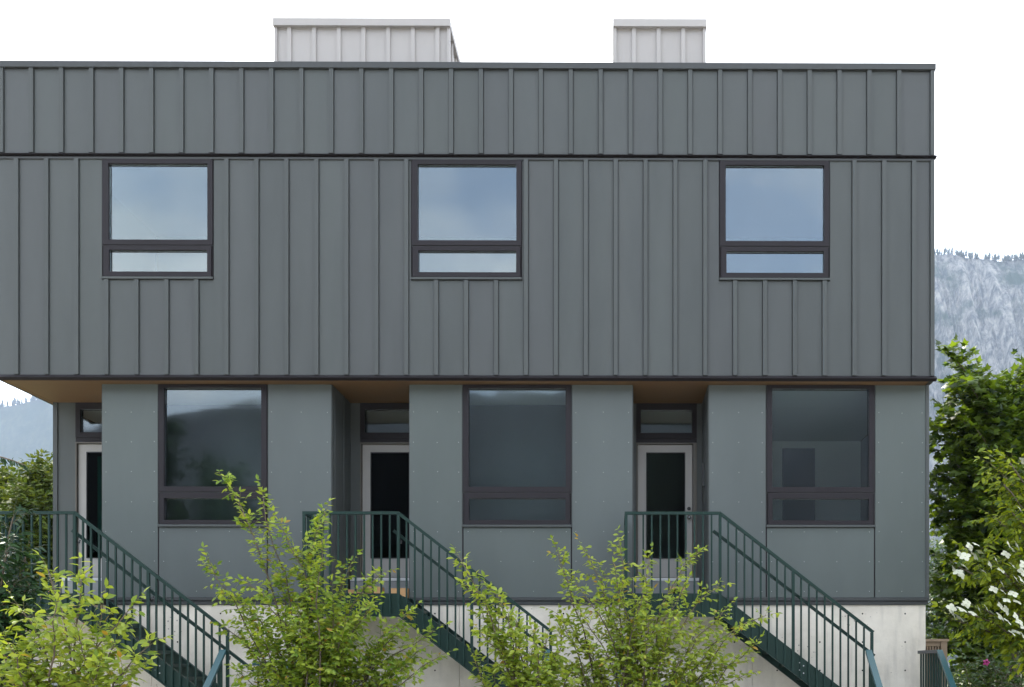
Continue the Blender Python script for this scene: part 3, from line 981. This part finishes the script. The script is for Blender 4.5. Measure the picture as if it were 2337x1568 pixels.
# cliff beyond the house
YC = 1500.0
rc = lambda x: 636 + 10*fbm(x/90, 0.3, 1.0, 4) - (0 if x > 470 else (470-x)*0.35) + max(0, x-900)*-0.2
mountain("cliff", sorted([40+i*13 for i in range(30)] + [428+i*1.9 for i in range(160)] + [735+i*13 for i in range(40)]), 210, rc, lambda x: YC-260+30*fbm(x/200, 4, 0), lambda x: YC+20*fbm(x/120, 7, 2), M_CLIFF, 15, 16, 330, 3.0)
r_ = random.Random(3)
ridge_trees([r_.uniform(440, 760) for i in range(300)], rc, lambda x: YC+20*fbm(x/120, 7, 2), 5, 13, 5)
# farther wooded slope on the other side
YW = 2300.0
rw = lambda x: 610 + (x+1462)*0.20 + 10*fbm(x/120, 2.0, 5.0, 4) if x < -1200 else 610+52-(x+1200)*0.25 + 10*fbm(x/120, 2.0, 5.0, 4)
mountain("wooded_slope", [-2200+i*14 for i in range(150)], 60, rw, lambda x: YW-200, lambda x: YW+15*fbm(x/200, 1, 2), M_FOREST, 4, 200, 200, 8.0)
ridge_trees([r_.uniform(-1620, -1250) for i in range(140)], rw, lambda x: YW+15*fbm(x/200, 1, 2), 10, 24, 6)
# mountain behind the viewer, seen in the window glass
YV = -1500.0
rv = lambda x: 440 + 14*fbm(x/200, 6.0, 3.0, 4) + 0.11*min(900, max(-900, x)) + 0.2*min(0, max(-900, x)+300)
mountain("mountain_across_street", [-2400+i*34 for i in range(142)], 40, rv, lambda x: YV+1250, lambda x: YV, M_FAR, 30, 160, 160, 12.0, sgn=-1)

# ------------------------------------------------------------------ plants
def leaf_tpl(w=0.5, curl=0.10, fold=0.08):
    v = [(0,0,0), (-w*0.42,0.28,fold*0.8), (0,0.32,0), (w*0.42,0.28,fold*0.8), (-w*0.40,0.62,fold*0.7-curl*0.3), (0,0.66,-curl*0.35), (w*0.40,0.62,fold*0.7-curl*0.3), (0,1,-curl)]
    f = [(0,2,1), (0,3,2), (1,2,5,4), (2,3,6,5), (4,5,7), (5,6,7)]
    return np.array(v), f
def maple_tpl():
    out = [(0,0), (0.42,-0.02), (0.30,0.16), (0.58,0.42), (0.30,0.48), (0.20,0.60), (0,1.0), (-0.20,0.60), (-0.30,0.48), (-0.58,0.42), (-0.30,0.16), (-0.42,-0.02)]
    v = [(0,0.32,0.05)] + [(x, y, -0.10*(abs(x)+max(0, y-0.5))) for x, y in out]
    n = len(out)
    f = [(0, 1+i, 1+(i+1) % n) for i in range(n)]
    return np.array(v), f
T_OVAL = leaf_tpl(0.52)
T_NARROW = leaf_tpl(0.36, 0.14)
T_LONG = leaf_tpl(0.30, 0.20, 0.05)
T_MAPLE = maple_tpl()

class Plant:
    def __init__(s, seed):
        s.r = random.Random(seed)
        s.wood, s.twig = MB(), MB()
        s.pos, s.dir, s.nor, s.size = [], [], [], []
        s.tips = []
    def rv(s):
        r = s.r
        while True:
            v = Vector((r.uniform(-1,1), r.uniform(-1,1), r.uniform(-1,1)))
            if 0.05 < v.length < 1: return v.normalized()
    def leaf(s, p, d, size, up=0.75, flat=0.6):
        n = Vector((0,0,up)) + s.rv()*flat + Vector((0,-0.25,0))
        n -= d*n.dot(d)
        if n.length < 0.05: n = d.orthogonal()
        s.pos.append(p); s.dir.append(d); s.nor.append(n.normalized()); s.size.append(size)
    def curve(s, a, c, b, n=9):
        return [a*((1-t)**2) + c*(2*t*(1-t)) + b*(t*t) for t in (i/(n-1) for i in range(n))]
    def twigs(s, p, d, length, size, spacing, droop=0.3, rad=0.002, up=0.75, whorl=False):
        r = s.r
        n = max(2, int(length/spacing))
        pts = [p]
        dd = d.copy()
        for i in range(n):
            dd = (dd + Vector((0,0,-droop*0.12)) + s.rv()*0.10).normalized()
            pts.append(pts[-1] + dd*spacing)
        s.twig.tube(pts[::2] + [pts[-1]] if len(pts) > 3 else pts, rad, 3)
        side = dd.cross(Vector((0,0,1)))
        side = side.normalized() if side.length > 0.05 else Vector((1,0,0))
        for i in range(1, len(pts)):
            k = 1 if i % 2 else -1
            sv = (side*k + s.rv()*0.45).normalized()
            ld = (dd*0.55 + sv*0.75 + Vector((0,0,-droop*0.6))).normalized()
            s.leaf(pts[i], ld, size*r.uniform(0.7, 1.15), up)
        s.leaf(pts[-1], (dd + s.rv()*0.2).normalized(), size*r.uniform(0.7, 1.0), up)
        s.tips.append(pts[-1])
    def stem(s, a, b, r0, r1, ntw, tl, size, spacing, t0=0.35, lift=0.25, droop=0.3, spread=0.9, upb=0.25, wob=0.05, up=0.75, taper=0.6):
        r = s.r
        L = (b-a).length
        c = a*0.45 + b*0.55 + Vector((0,0,lift*L)) - Vector(((b-a).x, (b-a).y, 0))*0.30
        c += s.rv()*wob*L
        pts = s.curve(a, c, b, 11)
        for i in range(1, 10): pts[i] = pts[i] + s.rv()*wob*0.15*L
        s.wood.tube(pts, [r0+(r1-r0)*(i/10) for i in range(11)], 5)
        for k in range(ntw):
            t = t0 + (1-t0)*(k+r.random())/ntw
            x = t*10
            i = min(9, int(x))
            p = pts[i].lerp(pts[i+1], x-i)
            tg = (pts[i+1]-pts[i]).normalized()
            d = (tg*0.55 + s.rv()*spread + Vector((0,0,upb))).normalized()
            s.twigs(p, d, tl*r.uniform(0.45, 1.15)*(1.25-taper*t), size, spacing, droop, up=up)
        s.twigs(pts[-1], (pts[-1]-pts[-2]).normalized(), tl*0.5, size, spacing, droop, up=up)
        return pts
    def arrays(s, tpl):
        V, F = tpl
        P = np.array([tuple(v) for v in s.pos]); D = np.array([tuple(v) for v in s.dir]); N = np.array([tuple(v) for v in s.nor])
        X = np.cross(D, N)
        S = np.array(s.size)
        R = np.stack([X, D, N], axis=2)*S[:, None, None]
        return P, R, S
    def finish(s, root, tpl, m, singles=300, leafname="leaf", wood_m=None, stem_name="stem", frame=True):
        off = np.array(ROOT[root.name])
        if s.wood.v: s.wood.build(stem_name, wood_m or M_BARK, root, smooth=True)
        if s.twig.v: s.twig.build("twig", wood_m or M_TWIG, root)
        if not s.pos: return
        V, F = tpl
        P, R, S = s.arrays(tpl)
        dist = np.maximum(P[:, 1], 0.5)
        u = PX + F_PX*P[:, 0]/dist
        v = PY - F_PX*(P[:, 2]-EYE)/dist
        facing = np.abs(R[:, 1, 2])/S*0.6 + 0.4
        score = S/dist*facing - 0.02*np.maximum(0, P[:, 1]-np.percentile(P[:, 1], 55))/np.ptp(P[:, 1])
        score[(u < 4) | (u > 2333) | (v < 4) | (v > 1564)] = -1
        order = np.argsort(-score)
        pick = [i for i in order[:singles] if score[i] > -0.5] if singles else []
        rest = np.ones(len(P), bool)
        rest[pick] = False
        me = bpy.data.meshes.new(leafname)
        me.from_pydata([tuple(x) for x in V], [], F)
        me.materials.append(m)
        for i in pick:
            o = bpy.data.objects.new(leafname, me)
            C.objects.link(o)
            o.parent = root
            mt = Matrix.Identity(4)
            for a in range(3):
                for b in range(3): mt[a][b] = float(R[i, a, b])
                mt[a][3] = float(P[i, a]-off[a])
            o.matrix_basis = mt
        if rest.any():
            bulk(root, tpl, P[rest], R[rest], m, "foliage")
def bulk(root, tpl, P, R, m, name):
    V, F = tpl
    off = np.array(ROOT[root.name])
    W = np.einsum("nij,vj->nvi", R, V) + (P-off)[:, None, :]
    n, nv = W.shape[:2]
    lens = np.array([len(f) for f in F])
    idx = np.concatenate([np.array(f) for f in F])
    me = bpy.data.meshes.new(name)
    me.vertices.add(n*nv)
    me.vertices.foreach_set("co", W.reshape(-1))
    loops = (np.arange(n)[:, None]*nv + idx[None, :]).reshape(-1)
    me.loops.add(len(loops))
    me.loops.foreach_set("vertex_index", loops.astype(np.int32))
    tot = np.tile(lens, n)
    me.polygons.add(len(tot))
    me.polygons.foreach_set("loop_start", np.concatenate([[0], np.cumsum(tot)[:-1]]).astype(np.int32))
    me.polygons.foreach_set("loop_total", tot.astype(np.int32))
    me.update(calc_edges=True)
    me.materials.append(m)
    o = bpy.data.objects.new(name, me)
    C.objects.link(o)
    o.parent = root
    o["kind"] = "stuff"
    return o

M_LEAF_S = leafmat("serviceberry_leaf", (0.155, 0.245, 0.028), (0.430, 0.500, 0.080), 0.48, 0.42, yellow=(0.38, 0.24, 0.04))
M_LEAF_S2 = leafmat("serviceberry_leaf_dark", (0.120, 0.220, 0.024), (0.400, 0.480, 0.068), 0.48, 0.42, yellow=(0.38, 0.24, 0.04))
M_LEAF_R = leafmat("laurel_leaf", (0.012, 0.036, 0.012), (0.030, 0.070, 0.020), 0.12, 0.42, spec=0.2)
M_LEAF_M = leafmat("maple_leaf", (0.016, 0.042, 0.007), (0.150, 0.230, 0.020), 0.45, 0.45)
M_LEAF_D = leafmat("dogwood_leaf", (0.045, 0.095, 0.010), (0.31, 0.37, 0.018), 0.50, 0.45)
M_LEAF_B = leafmat("olive_tree_leaf", (0.040, 0.072, 0.011), (0.115, 0.145, 0.024), 0.22, 0.7, spec=0.1)
M_LEAF_H = leafmat("hedge_leaf", (0.028, 0.065, 0.016), (0.08, 0.13, 0.035), 0.35, 0.45)

def serviceberry(label, base, Y, tips, seed, size, m, ntw=26, tl=0.42, spacing=0.034, group="young multi-stemmed shrubs in front of the house", berries=60, fill=0):
    """tips: (u, v, depth offset) of the branch ends in the photo."""
    b0 = at(base, 1500, Y)
    root = thing("serviceberry_shrub", label, "shrub", (b0.x, Y, 0), group)
    p = Plant(seed)
    r = p.r
    for (u, v, dy) in tips:
        tip = at(u, v, Y+dy)
        a = Vector((b0.x+r.uniform(-.18,.18), Y+r.uniform(-.15,.15), 0.0))
        p.stem(a, tip, 0.016, 0.004, ntw, tl, size, spacing, t0=0.50, lift=0.12, droop=0.5, spread=0.85, taper=0.95, wob=0.09)
    tips_all = list(p.tips)
    p.finish(root, T_OVAL, m, 300)
    be = MB()
    for i in range(berries):
        q = r.choice(tips_all)
        c = q + p.rv()*0.05
        be.tube([c-Vector((0,0,.004)), c, c+Vector((0,0,.004))], [0.002, 0.0045, 0.002], 5)
    be.build("fruitlets", M_BERRY, root, kind="stuff")
    return root
serviceberry("broad pale green shrub in front of the corner staircase, its leaves the largest", 150, 8.6,
    [(110,1300,0), (185,1310,.3), (40,1380,-.2), (130,1380,-.4), (235,1380,.2), (300,1385,.1), (345,1470,-.2), (20,1470,-.3), (80,1440,0), (180,1450,-.3), (265,1460,0), (60,1520,-.2), (310,1530,.2), (-60,1400,0), (-40,1500,.2), (140,1500,.3), (225,1520,-.3)],
    11, 0.094, M_LEAF_S, ntw=36, tl=0.32, spacing=0.040)
serviceberry("tallest pale green shrub, between the corner staircase and the middle staircase", 735, 11.2,
    [(512,1095,.2), (600,1130,0), (640,1200,-.2), (742,1170,.3), (735,1230,-.2), (690,1260,0), (478,1280,0), (560,1330,-.3), (640,1330,.2), (800,1290,.2), (870,1310,0), (850,1380,-.3), (930,1400,.1), (990,1440,0), (1000,1500,-.2), (510,1430,.2), (590,1420,-.2), (680,1400,-.4), (760,1360,-.3), (780,1450,-.4), (620,1490,-.1), (700,1500,.1), (860,1480,.2), (930,1520,0), (540,1530,.1), (800,1530,.2), (740,1420,.3), (720,1330,.1), (660,1450,-.3), (820,1420,.2), (900,1450,-.1), (570,1480,.2), (700,1450,-.2), (780,1500,-.3), (640,1545,.1), (740,1545,-.1), (880,1555,.1), (950,1490,.2), (530,1360,.2)],
    12, 0.084, M_LEAF_S2, ntw=56, tl=0.36, spacing=0.036)
serviceberry("thin leaning pale green shrub in front of the middle staircase's rail", 1215, 10.6,
    [(1046,1268,0), (1065,1340,.2), (1105,1330,-.1), (1120,1390,0), (1180,1420,.2), (1095,1440,-.2), (1150,1480,-.1), (1215,1480,.1), (1250,1450,.2), (1130,1530,0), (1230,1530,-.2), (1080,1500,.2), (1190,1540,.2), (1270,1490,0), (1290,1420,.3), (1160,1400,-.2), (1300,1540,-.1), (1215,1440,-.3)],
    13, 0.090, M_LEAF_S, ntw=38, tl=0.28, spacing=0.036)
serviceberry("wide pale green shrub in front of the door with the visible knob", 1440, 10.9,
    [(1272,1255,0), (1330,1250,.2), (1312,1330,-.2), (1412,1235,.1), (1405,1310,-.2), (1482,1275,.2), (1470,1340,-.1), (1590,1265,.3), (1560,1340,0), (1640,1340,.2), (1655,1390,-.1), (1545,1400,-.3), (1330,1400,-.2), (1410,1400,.1), (1480,1420,-.3), (1590,1440,.1), (1680,1440,0), (1748,1405,.2), (1720,1470,0), (1340,1480,.2), (1420,1490,-.1), (1500,1490,.2), (1580,1510,-.2), (1660,1520,0), (1370,1530,0), (1290,1440,.1), (1300,1520,.3), (1460,1540,.1), (1270,1400,.2), (1250,1500,.4), (1280,1560,0), (1700,1540,.1), (1620,1480,.3), (1380,1350,.3), (1450,1370,.2), (1520,1450,.1)],
    14, 0.078, M_LEAF_S, ntw=44, tl=0.34, spacing=0.036)

# dark glossy laurel at the edge, and its overhanging branch
b0 = at(-60, 1500, 9.8)
root = thing("laurel_shrub", "dark glossy long-leaved shrub at the edge beside the corner landing", "shrub", (b0.x, 9.8, 0))
p = Plant(21)
for (u, v, dy) in [(30,1180,0), (60,1260,.2), (70,1330,0), (20,1250,-.3), (35,1330,-.2), (50,1400,-.1), (-20,1200,.2), (-60,1250,0), (-40,1330,-.3), (10,1420,-.2), (-80,1400,0), (-20,1480,-.2), (40,1480,.2), (-100,1300,.2), (20,1550,0), (80,1390,.2)]:
    p.stem(Vector((b0.x+p.r.uniform(-.2,.2), 9.8+p.r.uniform(-.2,.2), 0)), at(u, v, 9.8+dy), 0.02, 0.006, 30, 0.30, 0.135, 0.026, t0=0.5, lift=0.1, droop=0.55, spread=0.8, upb=0.3)
p.finish(root, T_LONG, M_LEAF_R, 300)
b0 = at(-230, 1500, 8.0)
root = thing("street_tree", "dark branch of a tree beyond the edge, hanging against the hazy hills", "tree", (b0.x, 8.0, 0))
p = Plant(22)
p.wood.tube([b0*1.0-Vector((0,0,b0.z)), at(-225, 1250, 8.0), at(-215, 1000, 8.0), at(-200, 700, 8.0)], [0.09, 0.075, 0.06, 0.02], 8)
for (u, v) in [(-150,800), (-120,950), (-260,900), (-300,800), (-200,650)]:
    p.stem(at(-215, 1050, 8.0), at(u, v, 8.0+p.r.uniform(-.5,.5)), 0.03, 0.006, 26, 0.4, 0.075, 0.03, t0=0.3)
pts = p.curve(at(-215, 1050, 8.0), at(-60, 1010, 8.0), at(58, 1062, 8.0), 9)
p.wood.tube(pts, [0.016-0.0015*i for i in range(9)], 5)
for k in range(30):
    t = 0.45 + 0.55*k/29
    i = min(7, int(t*8))
    q = pts[i].lerp(pts[i+1], t*8-i)
    d = (Vector((0.5, p.r.uniform(-.5,.5), -0.75)) + p.rv()*0.35).normalized()
    p.leaf(q, d, p.r.uniform(0.05, 0.085), 0.2, 0.9)
p.finish(root, T_NARROW, M_LEAF_R, 60, stem_name="trunk")

def tree(name, label, Y, ub, tips, seed, size, tpl, m, ntw, tl, spacing, trunk, group=None, top=None, t0=0.35, lift=0.1, droop=0.4, singles=300, spread=0.95, hub=1150, upb=0.1):
    b0 = at(ub, 1500, Y)
    root = thing(name, label, "tree", (b0.x, Y, 0), group)
    p = Plant(seed)
    hubp = at(ub, hub, Y)
    base = Vector((b0.x, Y, 0))
    p.wood.tube([base, base.lerp(hubp, 0.4)+p.rv()*trunk*0.6, hubp, at(top[0], top[1], Y) if top else hubp+Vector((0,0,1))], [trunk, trunk*0.8, trunk*0.55, trunk*0.12], 8)
    for (u, v, dy) in tips:
        tip = at(u, v, Y+dy)
        f = max(0.15, min(0.95, (tip.z-0.6)/max(0.1, hubp.z)*0.72))
        a = base.lerp(hubp, f)
        p.stem(a, tip, trunk*0.28, 0.008, ntw, tl, size, spacing, t0=t0, lift=lift, droop=droop, spread=spread, upb=upb, up=0.8)
    p.finish(root, tpl, m, singles, stem_name="trunk")
    return root, p
# maple behind the corner of the house
tips = [(u, v+22, d) for u, v, d in [(2172,790,0), (2200,820,.4), (2180,870,-.3), (2215,860,-.6), (2240,880,.2), (2160,915,0), (2200,940,-.5), (2260,860,-.4), (2300,880,0), (2330,870,.3), (2132,948,.3), (2170,975,-.2), (2230,960,-.8), (2290,950,-.6), (2150,1010,0), (2185,1040,-.5), (2140,1060,.3), (2125,1100,.6), (2170,1100,-.6), (2220,1050,-.9), (2280,1040,-.8), (2330,1000,-.4), (2140,1150,.8), (2200,1140,-.8), (2260,1130,-1), (2320,1120,-.8), (2190,1200,-.5), (2160,1250,.3), (2230,1220,-.9), (2300,1210,-.9), (2150,1300,.4), (2210,1300,-.6), (2270,1300,-.8), (2160,1370,.2), (2220,1380,-.6), (2290,1380,-.6), (2150,1440,.5), (2200,1450,-.3), (2380,900,.2), (2400,1000,.4), (2420,1100,0), (2440,1200,.3), (2400,1300,.2), (2350,1400,.2), (2320,850,.2), (2345,870,.4), (2290,890,-.2), (2270,885,.3), (2335,920,-.3), (2310,950,-.5), (2265,925,-.4), (2350,960,0), (2300,1010,-.7), (2240,915,-.2), (2360,800,.8), (2450,950,.9), (2480,1150,.6), (2330,940,1.5), (2250,1000,1.6), (2210,1120,1.6), (2300,1250,1.5)]]
tree("maple_tree", "tall dark green maple tree beyond the far corner of the house", 20.0, 2310, tips, 31, 0.175, T_MAPLE, M_LEAF_M, 42, 0.72, 0.068, 0.16, top=(2300,900), hub=1080, t0=0.4)
# white flowering dogwood
tips = [(2185,1292,0), (2215,1262,-.2), (2240,1300,-.3), (2172,1412,0), (2210,1400,-.2), (2245,1390,-.1), (2285,1300,-.3), (2320,1260,-.2), (2262,1060,.4), (2300,1050,.1), (2290,1105,0), (2330,1090,.2), (2310,1170,-.2), (2270,1180,.2), (2330,1200,0), (2280,1430,-.3), (2320,1400,-.3), (2300,1350,0), (2335,1340,-.2), (2330,1470,-.2), (2380,1150,0), (2400,1300,-.2), (2420,1400,0), (2390,1040,.2), (2440,1200,.1), (2450,1080,-.2)]
root, p = tree("dogwood_tree", "yellow-green dogwood tree covered with white four-petalled flowers", 13.0, 2420, tips, 32, 0.115, T_OVAL, M_LEAF_D, 24, 0.46, 0.05, 0.07, top=(2400,980), hub=1150, t0=0.5, lift=0.06, droop=0.7, spread=0.7, singles=300, upb=0.15)
bv, bf = [], []
for k in range(4):
    a = k*math.pi/2
    c, s = math.cos(a), math.sin(a)
    n = len(bv)
    for x, y, z in ((0.03,0,0), (0.34,0.40,0.04), (0.70,0.38,0.0), (1.0,0,-0.08), (0.70,-0.38,0.0), (0.34,-0.40,0.04)):
        bv.append((x*c-y*s, x*s+y*c, z+0.006*k))
    bf.append(tuple(range(n, n+6)))
n = len(bv)
for lv, (rr, zz) in enumerate(((0.10, 0.0), (0.12, 0.08), (0.05, 0.15))):
    for k in range(6): bv.append((rr*math.cos(k*1.047), rr*math.sin(k*1.047), zz))
for lv in range(2):
    for k in range(6): bf.append((n+lv*6+k, n+lv*6+(k+1) % 6, n+lv*6+6+(k+1) % 6, n+lv*6+6+k))
bf.append(tuple(n+12+k for k in range(6)))
fm = bpy.data.meshes.new("flower")
fm.from_pydata(bv, [], bf)
fm.materials.append(M_BRACT)
FL = [(2176,1298), (2190,1262), (2198,1290), (2205,1268), (2216,1255), (2225,1272), (2228,1244), (2212,1248), (2235,1262), (2185,1306), (2196,1310), (2170,1390), (2178,1402), (2196,1392), (2206,1382), (2218,1400), (2232,1392), (2190,1412), (2205,1375),
      (2262,1290), (2275,1278), (2284,1300), (2300,1240), (2310,1255), (2322,1244), (2295,1262), (2330,1305), (2318,1320), (2334,1325), (2300,1370), (2290,1352), (2310,1358), (2322,1376), (2280,1380), (2296,1392), (2286,1410), (2300,1418), (2316,1406), (2330,1430), (2320,1440), (2308,1446), (2335,1450), (2326,1420),
      (2335,1055), (2330,1160), (2334,1290), (2315,1290), (2270,1345), (2285,1335), (2250,1385), (2242,1300)]
rr = random.Random(5)
off = ROOT[root.name]
for u, v in FL:
    q = at(u+rr.uniform(-3,3), v+rr.uniform(-3,3), 12.45+rr.uniform(-.12,.1))
    o = bpy.data.objects.new("flower", fm)
    C.objects.link(o)
    o.parent = root
    o.location = (q.x-off[0], q.y-off[1], q.z-off[2])
    o.rotation_euler = (rr.uniform(0.5, 1.25), rr.uniform(-0.4, 0.4), rr.uniform(0, 1.57))
    sc = rr.uniform(0.058, 0.082)
    o.scale = (sc, sc, sc)

# trees farther off on either side
def far_tree(label, Y, ub, tips, seed, m, size, hub, ntw=40, tl=1.1, name="broadleaf_tree", group="leafy trees behind the house", spacing=0.10, trunk=0.16):
    tree(name, label, Y, ub, tips, seed, size, T_OVAL, m, ntw, tl, spacing, trunk, group=group, hub=hub, t0=0.25, singles=0, lift=0.05)
far_tree("olive green round tree behind the corner landing, closest to the house", 27.0, 105,
    [(100,1080,0), (70,1095,.5), (125,1110,-.5), (60,1150,-1), (100,1170,-1.2), (140,1180,-.5), (40,1200,-.6), (80,1240,-1.3), (120,1260,-1), (50,1290,-.8), (95,1310,-1), (140,1320,-.6), (160,1140,.2), (180,1220,.3), (170,1080,.8), (30,1330,0)], 41, M_LEAF_B, 0.19, 1250, ntw=230)
far_tree("wide olive green tree behind the dark glossy shrub", 30.0, 0,
    [(20,1090,0), (-10,1105,.4), (40,1130,-.5), (10,1160,-1), (-30,1180,-.6), (50,1190,-1), (20,1230,-1.3), (-20,1260,-1), (50,1270,-1), (10,1300,-1), (-60,1150,0), (-90,1250,0), (-50,1310,-.6), (70,1320,-.4), (-120,1180,.4)], 42, M_LEAF_B, 0.19, 1260, ntw=230)
far_tree("thin airy tree top rising above the olive green trees", 34.0, 110,
    [(115,1058,0), (95,1068,.2), (125,1075,-.3), (105,1095,0), (130,1100,.3), (85,1085,.4)], 43, M_LEAF_B, 0.17, 1180, ntw=16, tl=0.7)
far_tree("pale green tree low behind the far corner of the house", 30.0, 2150,
    [(2130,1260,0), (2150,1240,.4), (2175,1270,-.3), (2125,1310,-.5), (2160,1320,-.8), (2190,1330,-.4), (2130,1370,-.6), (2170,1390,-.8), (2120,1420,-.4), (2150,1440,-.6), (2200,1430,-.4), (2100,1300,.5), (2090,1380,.5), (2220,1300,.2)], 44, M_LEAF_H, 0.17, 1370)
far_tree("bushy dark tree filling the gap behind the dogwood", 23.0, 2260,
    [(2180,1470,-.3), (2220,1440,-.4), (2260,1420,-.5), (2300,1440,-.4), (2340,1420,-.2), (2200,1520,-.6), (2240,1500,-.8), (2290,1500,-.7), (2330,1510,-.5), (2180,1550,-.2), (2380,1450,0), (2270,1340,.4), (2320,1340,.3), (2360,1280,.5), (2400,1380,.3)], 45, M_LEAF_M, 0.15, 1460, ntw=44, tl=0.8)
# low shrub in front of it
b0 = at(2290, 1568, 14.5)
root = thing("leafy_shrub", "low leafy shrub with one magenta flower, under the dogwood", "shrub", (b0.x, 14.5, 0))
p = Plant(51)
for (u, v, dy) in [(2160,1540,0), (2200,1510,.2), (2230,1490,-.1), (2265,1500,-.2), (2290,1480,.2), (2320,1500,0), (2340,1480,.2), (2190,1560,-.2), (2240,1545,-.3), (2290,1545,-.3), (2330,1550,-.2), (2380,1500,.2), (2400,1560,0), (2215,1590,-.2), (2270,1600,-.2)]:
    p.stem(Vector((b0.x+p.r.uniform(-.3,.3), 14.5+p.r.uniform(-.2,.2), 0)), at(u, v, 14.5+dy), 0.015, 0.004, 20, 0.36, 0.095, 0.04, t0=0.4, lift=0.1, spread=0.9)
p.finish(root, T_OVAL, M_LEAF_H, 220)
q = at(2250, 1512, 14.1)
fl = MB()
for k in range(5):
    a = k*1.2566
    fl.tube([q, q+Vector((math.cos(a)*.03, -0.02, math.sin(a)*.03)), q+Vector((math.cos(a)*.055, -0.01, math.sin(a)*.055))], [0.006, 0.02, 0.004], 6)
fl.build("flower", M_PINK, root)

# slatted timber screen behind the far stair guard
YS = 19.0
a, b = at(2100, 1460, YS), at(2152, 1460, YS)
root = thing("timber_screen", "small weathered timber screen with dark slats behind the far stair guard", "fence", ((a.x+b.x)/2, YS, 0))
zt, zb = at(0, 1458, YS).z, 0.0
MB().box(a.x, b.x+0.10, YS-0.06, YS+0.08, zt-0.05, zt).build("top_rail", M_FENCE, root)
MB().box(b.x-0.05, b.x+0.07, YS-0.04, YS+0.06, zb, zt-0.051).build("post", M_FENCE, root)
MB().box(a.x-0.05, a.x+0.05, YS-0.04, YS+0.06, zb, zt-0.051).build("post", M_FENCE, root)
MB().box(a.x+0.051, b.x-0.051, YS-0.02, YS+0.03, zt-0.14, zt-0.052).build("rail", M_FENCE, root)
for i in range(6):
    x = a.x+0.09+i*(b.x-a.x-0.18)/5
    MB().box(x-0.014, x+0.014, YS-0.01, YS+0.02, zb+0.05, zt-0.141).build("slat", M_FENCE, root)
MB().box(a.x+0.051, b.x-0.051, YS+0.04, YS+0.055, zb+0.05, zt-0.141).build("back_board", M_FENCE_D, root)

# trees across the street, seen mirrored in the lower window glass
def mirror_tree(label, x, y, h, w, seed):
    root = thing("street_tree", label, "tree", (x, y, 0), "trees across the street, mirrored in the window glass")
    p = Plant(seed)
    base = Vector((x, y, 0))
    p.wood.tube([base, base+Vector((0.1, 0, h*0.4)), base+Vector((0, 0, h*0.85))], [0.2, 0.14, 0.03], 7)
    for k in range(26):
        z = h*p.r.uniform(0.25, 1.0)
        ww = w*(1.05-(z/h-0.25)*0.95)
        a = p.r.uniform(0, 6.28)
        p.stem(base+Vector((0, 0, z*0.6)), base+Vector((math.cos(a)*ww, math.sin(a)*ww, z)), 0.04, 0.01, 70, 1.5, 0.34, 0.15, t0=0.2)
    p.finish(root, T_OVAL, M_LEAF_R, 0, stem_name="trunk")
mirror_tree("tall tree across the street, mirrored in the corner window", -23.5, -20, 13.2, 3.4, 61)
mirror_tree("lower tree across the street, mirrored in the corner window", -19.6, -21, 11.6, 3.2, 62)
mirror_tree("small bushy tree across the street, mirrored in the corner window", -15.8, -20, 9.0, 2.8, 63)

# ------------------------------------------------------------------ haze
m = bpy.data.materials.new("haze")
m.use_nodes = True
t = m.node_tree
t.nodes.clear()
pv = nd(t, "ShaderNodeVolumePrincipled")
pv.inputs["Color"].default_value = (0.62, 0.76, 1.0, 1)
pv.inputs["Density"].default_value = 0.00013
pv.inputs["Anisotropy"].default_value = 0.0
o = nd(t, "ShaderNodeOutputMaterial")
t.links.new(pv.outputs[0], o.inputs["Volume"])
hz = MB().box(-2700, 2700, -2700, 2950, -1.5, 760).build("haze", m)
hz["kind"] = "stuff"
